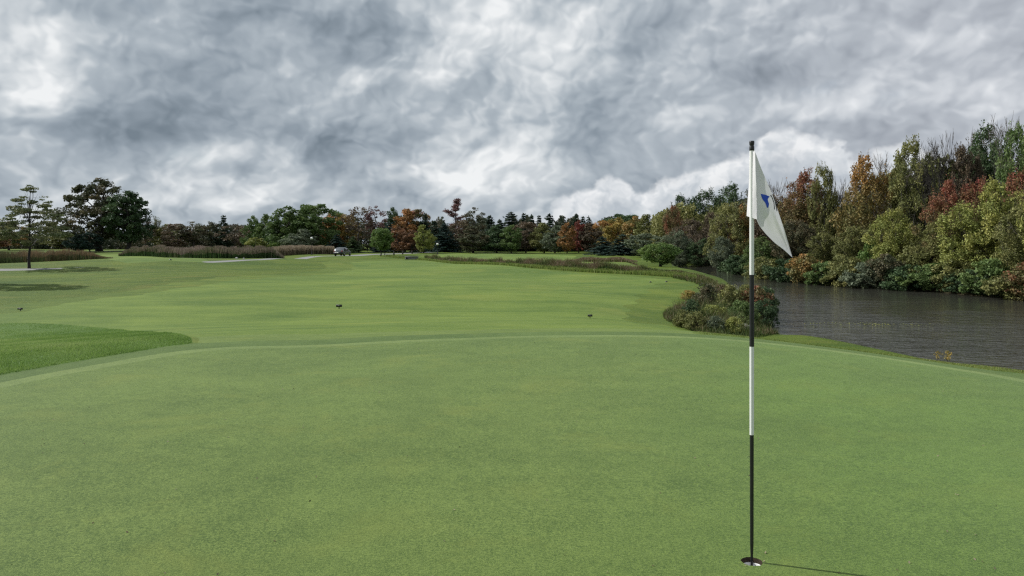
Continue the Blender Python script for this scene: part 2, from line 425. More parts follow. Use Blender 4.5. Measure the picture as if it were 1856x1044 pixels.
regions = [  # (name, material, field negative inside)
 ('cup_patch', None, np.maximum(np.abs(GX-HOLE[0]), np.abs(GY-HOLE[1]))-0.2),
 ('putting_green', 'green', DG+0.32),
 ('rough', 'rough_near', sd_poly(GX, GY, ROUGHN)),
 ('painted_sheen_rim', 'painted_sheen_rim', DG),
 ('fringe', 'fringe', DG-FRINGE_SIDE),
 ('apron', 'apron', np.maximum(DG-2.0-0.25*np.sin(GX*.8), FAIRF)),
 ('road', 'asphalt', line_dist(GX, GY, ROADC)-np.clip(.9+(GY-112)*.02, .9, 2.0)),
 ('cart_path', 'asphalt', sd_poly(GX, GY, PATH)),
 ('fairway', 'fairway', FAIRF),
 ('fairway', 'fairway', sd_poly(GX, GY, FAIR2)),
 ('lawn', 'fairway', sd_poly(GX, GY, LAWN)),
 ('semi_rough', 'semi', FAIRF-1.5-.02*GY),
 ('woodland_floor', 'forest', sd_poly(GX, GY, FLOOR)),
]
PV = np.stack([GX, GY, GZ], 1)
extra = []            # cut vertices
ecache = {}
FLD = [list(r[2]) for r in regions]
for i, f in enumerate(FLD): FLD[i] = {}
def fval(k, v):
    if v < len(GX): return regions[k][2][v]
    return FLD[k][v]
def split(poly, k):
    """split a polygon (vertex ids) by field k -> inside, outside"""
    ins, out = [], []
    n = len(poly)
    for i in range(n):
        a, b = poly[i], poly[(i+1) % n]
        fa, fb = fval(k, a), fval(k, b)
        (ins if fa < 0 else out).append(a)
        if (fa < 0) != (fb < 0):
            key = (k, min(a, b), max(a, b))
            if key not in ecache:
                t = fa/(fa-fb)
                pa = PV[a] if a < len(PV) else extra[a-len(PV)]; pb = PV[b] if b < len(PV) else extra[b-len(PV)]
                vid = len(PV)+len(extra); extra.append(pa+t*(pb-pa))
                for kk in range(len(regions)): FLD[kk][vid] = fval(kk, a)+t*(fval(kk, b)-fval(kk, a))
                FLD[k][vid] = 0.0
                ecache[key] = vid
            v = ecache[key]; ins.append(v); out.append(v)
    return ins, out
buckets = {i: [] for i in range(len(regions)+1)}
rest_q = quads; pending = []
for k, (nm, mt, f) in enumerate(regions):
    neg = f[rest_q] < 0
    cnt = neg.sum(1)
    if k == 0:      # the square round the cup is cut out exactly, half-plane by half-plane, below
        near = ((np.abs(GX[rest_q]-HOLE[0]) < 0.35) & (np.abs(GY[rest_q]-HOLE[1]) < 0.35)).any(1)
        special = rest_q[near]; rest_q = rest_q[~near]
        continue
    buckets[k].append(rest_q[cnt == 4])
    mixed = rest_q[(cnt > 0) & (cnt < 4)]
    rest_q = rest_q[cnt == 0]
    np_ = []
    for poly in pending+[list(m) for m in mixed]:
        i_, o_ = split(poly, k)
        if len(i_) >= 3: buckets[k].append(i_)
        if len(o_) >= 3: np_.append(o_)
    pending = np_
K = len(regions)
buckets[K].append(rest_q); buckets[K].extend(pending)
ALLV = np.concatenate([PV, np.array(extra)]) if extra else PV

def emit(name, polys, mat, addV=None, addF=None, kind='structure'):
    loops = []; counts = []
    for b in polys:
        if isinstance(b, np.ndarray):
            loops.append(b.ravel()); counts.append(np.full(len(b), 4))
        else:
            loops.append(np.array(b)); counts.append(np.array([len(b)]))
    loops = np.concatenate(loops); counts = np.concatenate(counts)
    u, inv = np.unique(loops, return_inverse=True)
    V = ALLV[u]
    if addV is not None:
        n0 = len(V); V = np.concatenate([V, np.array(addV)])
        inv = np.concatenate([inv, np.array([i+n0 for f in addF for i in f])]); counts = np.concatenate([counts, np.array([len(f) for f in addF])])
    me = np_mesh(name, V, inv, counts, [M[mat]], True)
    bm = bmesh.new(); bm.from_mesh(me); bmesh.ops.recalc_face_normals(bm, faces=bm.faces)
    s = sum(f.normal.z*f.calc_area() for f in bm.faces)
    if s < 0: bmesh.ops.reverse_faces(bm, faces=bm.faces)
    bm.to_mesh(me); bm.free()
    o = link(name, me); o['kind'] = kind
    return o
# clip the cells round the cup to outside the square, then fill square minus circle
def clip_half(P, ax, s, lim):
    ins, out = [], []
    for i in range(len(P)):
        a, b = P[i], P[(i+1) % len(P)]
        fa, fb = s*(a[ax]-lim), s*(b[ax]-lim)
        (out if fa >= 0 else ins).append(a)
        if (fa >= 0) != (fb >= 0):
            t = fa/(fa-fb); c = a+t*(b-a); ins.append(c); out.append(c)
    return ins, out
cv, cf = [], []
for qd in special:
    P = [PV[i] for i in qd]
    for ax, s, lim in ((0, 1, HOLE[0]+.2), (0, -1, HOLE[0]-.2), (1, 1, HOLE[1]+.2), (1, -1, HOLE[1]-.2)):
        P, out = clip_half(P, ax, s, lim)
        if len(out) >= 3: cf.append([len(cv)+i for i in range(len(out))]); cv.extend(out)
        if len(P) < 3: break
HR = 0.052
nseg = 48
HZ = tz(*HOLE)
b0 = len(cv)
for k in range(nseg):
    a = 2*PI*k/nseg; c, s = math.cos(a), math.sin(a); m_ = max(abs(c), abs(s))
    rr = HR*(1+0.02*math.sin(5*a)+0.015*math.sin(11*a+1))
    cv.append(np.array((HOLE[0]+rr*c, HOLE[1]+rr*s, HZ))); cv.append(np.array((HOLE[0]+.2*c/m_, HOLE[1]+.2*s/m_, HZ)))
for k in range(nseg):
    k2 = (k+1) % nseg
    cf.append([b0+2*k, b0+2*k+1, b0+2*k2+1, b0+2*k2])
for k, (nm, mt, f) in enumerate(regions):
    if mt is None: continue
    if nm == 'putting_green': emit(nm, buckets[k], mt, cv, cf)
    else: emit(nm, buckets[k], mt)
emit('ground', buckets[K], 'rough')

# water sheet (the terrain dips below it inside the shore line)
def offset_poly(P, d):
    P = np.array(P); n = len(P); o = []
    for i in range(n):
        t = P[(i+1) % n]-P[i-1]; t = t/(np.linalg.norm(t)+1e-9)
        for s in (1, -1):
            c = P[i]+s*d*np.array((t[1], -t[0]))
            if sd_poly(c[:1], c[1:], POND)[0] > 0: o.append(c); break
        else: o.append(P[i])
    return o
wp = offset_poly(POND, 1.6)
me = np_mesh('pond_water', [(x, y, WZ) for x, y in wp], list(range(len(wp))), [len(wp)], [M['water']])
bm = bmesh.new(); bm.from_mesh(me); bmesh.ops.triangulate(bm, faces=bm.faces)
if sum(f.normal.z for f in bm.faces) < 0: bmesh.ops.reverse_faces(bm, faces=bm.faces)
bm.to_mesh(me); bm.free()
link('water', me)['kind'] = 'structure'

# ------------------------------------------------------------------ foliage
def leaf_arrays(rng, C, out, size, aspect=0.55, bias=0.7, flat=0.0):
    """diamond leaf faces at centres C, facing partly along `out`"""
    n = len(C)
    nrm = rng.normal(size=(n, 3)); nrm /= np.linalg.norm(nrm, axis=1, keepdims=True)
    nrm = nrm+out*bias; nrm[:, 2] += flat
    nrm /= np.linalg.norm(nrm, axis=1, keepdims=True)+1e-9
    r = rng.normal(size=(n, 3)); a = np.cross(nrm, r); a /= np.linalg.norm(a, axis=1, keepdims=True)+1e-9
    b = np.cross(nrm, a)
    L = size*rng.uniform(0.6, 1.35, (n, 1)); W = L*aspect*rng.uniform(0.8, 1.3, (n, 1))
    V = np.stack([C-a*L, C-b*W+nrm*L*0.12, C+a*L, C+b*W+nrm*L*0.12], 1).reshape(-1, 3)
    return V

def leaf_mesh(name, V, tint):
    n = len(V)//4
    return np_mesh(name, V, np.arange(4*n), np.full(n, 4), (), False, tint)

ENV = {
 'egg':    lambda t: np.clip(t*4, 0.25, 1)**.6*np.clip(1-np.clip(t, 0, 1)**2.3, 0, 1)**0.62,
 'round':  lambda t: np.sin(PI*np.clip(t, 0, 1))**0.6,
 'oval':   lambda t: np.sin(PI*np.clip(t, 0, 1)**0.8)**0.75,
 'dome':   lambda t: np.clip(t*5, 0, 1)**0.6*np.sqrt(np.clip(1-np.clip(t, 0, 1)**2.2, 0, 1)),
 'cone':   lambda t: np.clip(t*6, 0, 1)*np.clip(1-t, 0, 1)**0.75,
 'column': lambda t: np.clip(t*5, 0.25, 1)*np.clip(1-np.clip(t, 0, 1)**2.6, 0, 1)**0.6,
 'spread': lambda t: (0.35+0.65*np.clip(t*1.6, 0, 1))*np.sqrt(np.clip(1-np.clip(t, 0, 1)**3, 0, 1)),
 'ray':    lambda t: np.clip(t*4, 0, 1)**0.7*np.clip(1.02-np.clip(t, 0, 1)**1.5, 0, 1)**0.8,
}
def gen_decid(seed, H=10.0, R=3.0, cb=0.15, env='oval', nl=12, nc=90, lpc=90, ls=0.16, cr=0.62, tr=0.17, flat=0.75, lump=0.3, twigs=True, inner=0.35, leader=0.85, colgrad=0.0, bark='bark', stems=1, leaf_bias=0.7, wander=.012, ragged=False, holes=0):
    rng = np.random.default_rng(seed)
    E = ENV[env]
    g = Geo(); samples = []
    for s_ in range(stems):
        off = np.array([rng.uniform(-1, 1), rng.uniform(-1, 1)])*(0 if stems == 1 else R*0.12)
        lean = np.array([rng.normal(0, .02), rng.normal(0, .02)])*H*(wander/.012) + off*1.5
        zs = np.linspace(0, leader*H, 9)
        P = [(off[0]*0.4+lean[0]*(z/H)+rng.normal(0, wander)*H*(z > 0), off[1]*0.4+lean[1]*(z/H)+rng.normal(0, wander)*H*(z > 0), z) for z in zs]
        rr = [tr*(1.35 if i == 0 else (1-z/(H*leader))**0.8+0.08)*(1 if stems == 1 else .65) for i, z in enumerate(zs)]
        g.tube([(P[0][0], P[0][1], -0.25)]+P, [rr[0]*1.15]+rr, 8)
        trunk = np.array(P); samples.append(trunk[2:])
    lobes = rng.normal(size=(9, 3)); lobes /= np.linalg.norm(lobes, axis=1, keepdims=True); lob_a = rng.uniform(-1, 1, 9)
    def env_r(t, th):
        d = np.array([math.cos(th), math.sin(th), (t-.5)*2]); d /= np.linalg.norm(d)
        l = sum(a*max(0, float(d@b))**4 for a, b in zip(lob_a, lobes))
        return float(E((t-cb)/(1-cb)))*R*(1+lump*l)
    for i in range(nl):
        t0 = rng.uniform(max(cb*0.75, .06), 0.72); t1 = min(.96, max(t0+rng.uniform(.10, .3), cb+0.04)); th = i*2.39996+rng.normal(0, .25)
        b0 = np.array([np.interp(t0*H, trunk[:, 2], trunk[:, k]) for k in range(2)]+[t0*H])
        r1 = env_r(t1, th)*rng.uniform(.7, .95)
        e = np.array([math.cos(th)*r1, math.sin(th)*r1, t1*H])
        mid = b0*.5+e*.5+np.array([0, 0, -0.03*H])+rng.normal(0, .02, 3)*H
        pts = [b0*(1-u)**2+2*mid*u*(1-u)+e*u*u for u in np.linspace(0, 1, 6)]
        r0 = tr*0.5*(1-t0)**.6
        g.tube(pts, [r0*(1-.8*u) for u in np.linspace(0, 1, 6)], 5)
        samples.append(np.array(pts[1:]))
    SP = np.concatenate(samples)
    tt = np.linspace(cb, 1, 200); w = E((tt-cb)/(1-cb))**1.3+0.03; w /= w.sum()
    LV = []; TI = []
    ha = rng.uniform(0, 2*PI, max(holes, 1)); HO = np.stack([np.cos(ha)*.8, np.sin(ha)*.8, rng.uniform(cb+.1, .95, max(holes, 1))*2.4], 1)
    cen = np.array([0, 0, (cb+1)/2*H])
    for i in range(nc):
        t = float(rng.choice(tt, p=w)); th = rng.uniform(0, 2*PI)
        rf = max(inner*rng.uniform(0.3, 1), rng.uniform(0, 1)**0.42)
        r = env_r(t, th)*rf
        c = np.array([math.cos(th)*r, math.sin(th)*r, t*H*0.985])
        if holes and ((HO-np.array([math.cos(th)*rf, math.sin(th)*rf, t*2.4]))**2).sum(1).min() < .075: continue
        k = np.argmin(((SP-c)**2).sum(1)); a = SP[k]
        if twigs:
            m = (a+c)/2+np.array([0, 0, -.012*H]); g.tube([a, m, c], [tr*.13, tr*.09, tr*.03], 3, cap=False)
        rad_ = cr*rng.uniform(.6, 1.3)*(0.55+0.45*min(1, rf+.2))
        n = int(lpc*rng.uniform(.6, 1.3)*(rad_/cr)**1.3)
        d = rng.normal(size=(n, 3)); d /= np.linalg.norm(d, axis=1, keepdims=True)
        d *= rng.uniform(0.15, 1, (n, 1))**0.55
        C = c+d*rad_*np.array([1, 1, flat])
        out = (C-cen)/np.array([R, R, H*.5]); out = out*0.5+d*0.5+np.array([0, 0, .25])
        base = rng.uniform(.15, .85)
        if colgrad: base = np.clip(base*(1-colgrad)+colgrad*((t-cb)/(1-cb))**1.3, 0, 1)
        LV.append(leaf_arrays(rng, C, out, ls*rng.uniform(.7, 1.35), bias=leaf_bias))
        if ragged and t > .45 and rf > .55:
            for q_ in range(2):
                e2 = c+np.array([math.cos(th)*.35, math.sin(th)*.35, 0])*rad_+rng.normal(0, .25, 3)+np.array([0, 0, rad_*rng.uniform(.9, 1.9)])
                g.tube([c, (c+e2)/2+rng.normal(0, .05, 3), e2], [.03, .025, .010], 3, cap=False)
                nn = int(rng.integers(0, 12)); f_ = rng.uniform(.3, 1, (nn, 1)); LV.append(leaf_arrays(rng, c+(e2-c)*f_+rng.normal(0, .1, (nn, 3)), np.tile([0, 0, .5], (nn, 1)), ls*.9)); TI.append(np.full(nn, base))
        TI.append(np.clip(base+rng.normal(0, .10, n), 0, 1))
    tm = g.mesh('trunk', [M[bark]], True)
    cm = leaf_mesh('crown', np.concatenate(LV), np.concatenate(TI))
    return dict(trunk=tm, crown=cm, H=H*1.0, R=R)

def gen_conifer(seed, H=14.0, R=2.6, cb=0.08, levels=26, ls=0.3, ragged=0.25, tr=0.16, dens=1.0, shape=0.9, droop=0.22, bark='bark_dark'):
    rng = np.random.default_rng(seed); g = Geo()
    zs = np.linspace(0, H, 8)
    g.tube([(0, 0, -.25)]+[(rng.normal(0, .05)*(z > 0), rng.normal(0, .05)*(z > 0), z) for z in zs], [tr*1.2]+[tr*(1.02-z/H)+.012 for z in zs], 7)
    LV = []; TI = []
    for i in range(levels):
        u = (i+rng.uniform(-.3, .3))/levels; u = min(max(u, 0), .985); t = cb+(1-cb)*u
        nb = int(rng.integers(6, 10)*(0.5+0.6*(1-u)))+2
        for k in range(nb):
            th = rng.uniform(0, 2*PI); L = R*((1-u)**shape)*rng.uniform(1-ragged*1.6, 1+ragged*.5)+.18
            L = max(L, .15)
            e = np.array([math.cos(th)*L, math.sin(th)*L, -droop*L]); b0 = np.array([0, 0, t*H])
            if L > .6: g.tube([b0, b0+e*.5+np.array([0, 0, .06*L]), b0+e], [.045, .03, .012], 3, cap=False)
            n = max(4, int(dens*L*15))
            s = rng.uniform(.12, 1.0, n)**.7
            C = b0+e*s[:, None]+np.stack([rng.normal(0, .10+.10*L, n)*(.4+s*.5), rng.normal(0, .10+.10*L, n)*(.4+s*.5), rng.normal(-.06, .10, n)], 1)
            out = np.stack([np.full(n, math.cos(th)*.6), np.full(n, math.sin(th)*.6), np.full(n, .5)], 1)
            LV.append(leaf_arrays(rng, C, out, ls, .4, .8)); TI.append(np.clip(rng.uniform(.2, .8)+rng.normal(0, .15, n), 0, 1))
    n = 14; C = np.stack([rng.normal(0, .07, n), rng.normal(0, .07, n), H*rng.uniform(.95, 1.0, n)], 1)
    LV.append(leaf_arrays(rng, C, np.tile([0, 0, .3], (n, 1)), ls*.6, .4, .3)); TI.append(np.full(n, .5))
    return dict(trunk=g.mesh('trunk', [M[bark]], True), crown=leaf_mesh('crown', np.concatenate(LV), np.concatenate(TI)), H=H, R=R)

def gen_bare(seed, H=12.0, R=3.0, tr=0.15, leaves=0, spread=0.55, depth=5, bark='bark', fork=0.35):
    rng = np.random.default_rng(seed); g = Geo(); tips = []
    def br(p, d, L, r, k):
        pts = [p]; dd = d.copy()
        nseg = 4
        for i in range(nseg):
            dd = dd+rng.normal(0, .11, 3)+np.array([0, 0, .05]); dd /= np.linalg.norm(dd)
            pts.append(pts[-1]+dd*L/nseg)
        r1 = r*(.55 if k > 0 else .5)
        g.tube(pts, [r+(r1-r)*i/nseg for i in range(nseg+1)], 6 if r > .05 else 3, cap=False)
        if k == 0: tips.append(pts[-1]); return
        m = int(rng.integers(3, 5)) if k < depth else int(rng.integers(5, 8))
        for j in range(m):
            u = rng.uniform(fork, 1.0) if j else 1.0
            i = min(int(u*nseg), nseg-1); f = u*nseg-i; b = pts[i]*(1-f)+pts[i+1]*f
            th = rng.uniform(0, 2*PI); s = spread*rng.uniform(.5, 1.25)
            a1 = np.cross(dd, [0.3, .9, .2]); a1 /= np.linalg.norm(a1); a2 = np.cross(dd, a1)
            nd = dd+(a1*math.cos(th)+a2*math.sin(th))*s*1.3+np.array([0, 0, .18]); nd /= np.linalg.norm(nd)
            br(b, nd, L*rng.uniform(.5, .78), max(r1*rng.uniform(.65, .9), .03), k-1)
    br(np.array([0, 0, -.25]), np.array([0, 0, 1.0]), H*.42, tr, depth)
    V = np.array(g.V); zmax = V[:, 2].max(); rmax = np.percentile(np.hypot(V[:, 0], V[:, 1]), 97)
    V[:, 2] *= H/zmax; V[:, :2] *= R/rmax
    keep = g; g.V = [tuple(v) for v in V]
    tips = np.array(tips)*np.array([R/rmax, R/rmax, H/zmax])
    d = dict(trunk=g.mesh('trunk', [M[bark]], True), crown=None, H=H, R=R)
    if leaves:
        sel = tips[rng.integers(0, len(tips), leaves)]; sel = sel[(sel[:, 2] < H*.95)]
        C = sel+rng.normal(0, .22, sel.shape)
        d['crown'] = leaf_mesh('crown', leaf_arrays(rng, C, np.tile([0, 0, .3], (len(C), 1)), .13), np.clip(rng.normal(.5, .25, len(C)), 0, 1))
    return d

used = set()
def place(name, pr, px, D, top, wpx, mat, label, cat='tree', group=None, base=None, rz=None, lean=0.0, world=None, dz=0.0):
    """stand a copy of a prototype where the photograph shows it; its size comes from its height in the photo and its distance"""
    x = (px-CX)/F*D; y = D
    z = tz(x, y)+dz
    z = max(z, WZ-0.12)
    h = EYE+(HY-top)/F*D-z
    s = h/pr['H']; sx = (wpx/F*D/2)/pr['R']
    e = empty(name, (x, y, z), random.uniform(0, 6.28) if rz is None else rz, (sx, sx, s))
    if lean: e.rotation_euler = (0, lean, 0)
    tag(e, label, cat, group)
    t = bpy.data.objects.new('trunk' if cat == 'tree' else 'stems', pr['trunk']); COL.objects.link(t); t.parent = e
    if pr['crown'] is not None and mat is not None:
        c = bpy.data.objects.new('crown' if cat == 'tree' else 'foliage', pr['crown'])
        if len(pr['crown'].materials) == 0: pr['crown'].materials.append(LM[mat])
        COL.objects.link(c); c.parent = e
        c.material_slots[0].link = 'OBJECT'; c.material_slots[0].material = LM[mat]
    return e

# prototypes -------------------------------------------------------
P_ = {}
for i in range(4): P_['far%d' % i] = gen_decid(100+i, 12, 4.0, .06, ['oval', 'dome', 'round', 'column'][i], 10, 95, 80, .24, .95, .2, twigs=False)
for i in range(2): P_['thin%d' % i] = gen_decid(120+i, 13, 3.4, .22, ['oval', 'spread'][i], 12, 60, 34, .22, .75, .2, lump=.45)
for i in range(3): P_['con%d' % i] = gen_conifer(140+i, 14, [2.6, 3.2, 2.2][i], .06, [24, 22, 26][i], .34, [.25, .35, .3][i])
for i in range(2): P_['pine%d' % i] = gen_conifer(150+i, 14, 3.4, .10, 24, .36, .55, .18, 1.0, .7, .05)
for i in range(5): P_['near%d' % i] = gen_decid(200+i, 13, 4.2, [.05, .08, .04, .1, .06][i], ['dome', 'oval', 'dome', 'oval', 'egg'][i], 24, 320, 78, .14, .66, .17, lump=.6, flat=1.2, ragged=True, holes=16, bark=['bark_pale', 'bark', 'bark', 'bark_pale', 'bark'][i])
for i in range(2): P_['neargrad%d' % i] = gen_decid(220+i, 13, 3.4, .07, ['egg', 'oval'][i], 24, 290, 76, .13, .60, .17, lump=.55, colgrad=.7, flat=1.35, ragged=True, holes=14, bark='bark')
for i in range(3): P_['bare%d' % i] = gen_bare(240+i, 13, 3.4, .18, 0, [.5, .62, .42][i], 5, ['bark', 'bark_pale', 'bark'][i])
P_['bareleaf'] = gen_bare(250, 13, 3.2, .15, 2600, .5)
P_['limb'] = gen_bare(254, 13, 4.0, .24, 0, .8, 4, 'bark_dark', .2)
for i in range(4): P_['bush%d' % i] = gen_decid(260+i, 2.4, 1.6, .02, ['dome', 'round', 'dome', 'spread'][i], 9, 85, 80, .085, .36, .035, lump=.45, leader=.6, stems=3)
for i in range(2): P_['weedbush%d' % i] = gen_decid(270+i, 1.5, .8, .02, ['ray', 'dome'][i], 12, 85, 48, .05, .19, .012, lump=.5, leader=.8, stems=5, flat=1.3)

# individual trees of their own shape
P_['bigoak'] = gen_decid(302, 18, 6.6, .17, 'dome', 24, 215, 62, .28, .95, .55, lump=.6, inner=.3, bark='bark_dark')
P_['bigoak2'] = gen_decid(303, 16, 4.6, .12, 'round', 16, 180, 62, .28, .95, .42, lump=.5, bark='bark_dark')
P_['young'] = gen_decid(305, 9, 3.6, .27, 'cone', 36, 150, 62, .11, .5, .10, flat=.3, lump=.3, inner=.2, leader=.97, bark='bark_dark', wander=.004)
P_['maple'] = gen_decid(307, 5.6, 2.2, .22, 'round', 12, 130, 80, .12, .5, .1, bark='bark_dark')
P_['shore'] = gen_decid(309, 3.6, 2.6, .16, 'spread', 14, 120, 90, .10, .48, .16, lump=.35, bark='bark_dark')
P_['seed'] = gen_decid(311, .32, .15, .25, 'spread', 6, 14, 14, .022, .05, .006, stems=2)

def gen_fan(seed, H=16.0, R=3.2):
    """tall bare-stemmed tree with flat foliage fans reaching to one side near its top"""
    rng = np.random.default_rng(seed); g = Geo(); LV = []; TI = []
    P = [(0.1*math.sin(z*.5), 0, z) for z in np.linspace(0, H*.97, 9)]
    g.tube([(0, 0, -.2)]+P, [.3]+[.26*(1.05-i/9) for i in range(9)], 7)
    for i in range(19):
        t = .42+.56*i/18; side = -1 if rng.uniform() < .62 else 1
        th = (PI if side < 0 else 0)+rng.normal(0, .7)
        L = R*(1.15 if side < 0 else .8)*(0.45+.55*math.sin(PI*min(1, (t-.35)/.62)**.7))*rng.uniform(.7, 1)
        b0 = np.array([0.1*math.sin(t*H*.5), 0, t*H]); e = b0+np.array([math.cos(th)*L, math.sin(th)*L, L*.42])
        g.tube([b0, (b0+e)/2-np.array([0, 0, .15]), e], [.09, .06, .02], 4, cap=False)
        for j in range(5):
            c = b0+(e-b0)*(.45+.14*j); n = 34
            C = c+np.stack([rng.normal(0, .42, n), rng.normal(0, .42, n), rng.normal(.12, .14, n)], 1)
            LV.append(leaf_arrays(rng, C, np.tile([0, 0, .6], (n, 1)), .2)); TI.append(np.clip(rng.uniform(.2, .8)+rng.normal(0, .15, n), 0, 1))
    return dict(trunk=g.mesh('trunk', [M['bark']], True), crown=leaf_mesh('crown', np.concatenate(LV), np.concatenate(TI)), H=H, R=R)
P_['fan'] = gen_fan(320)

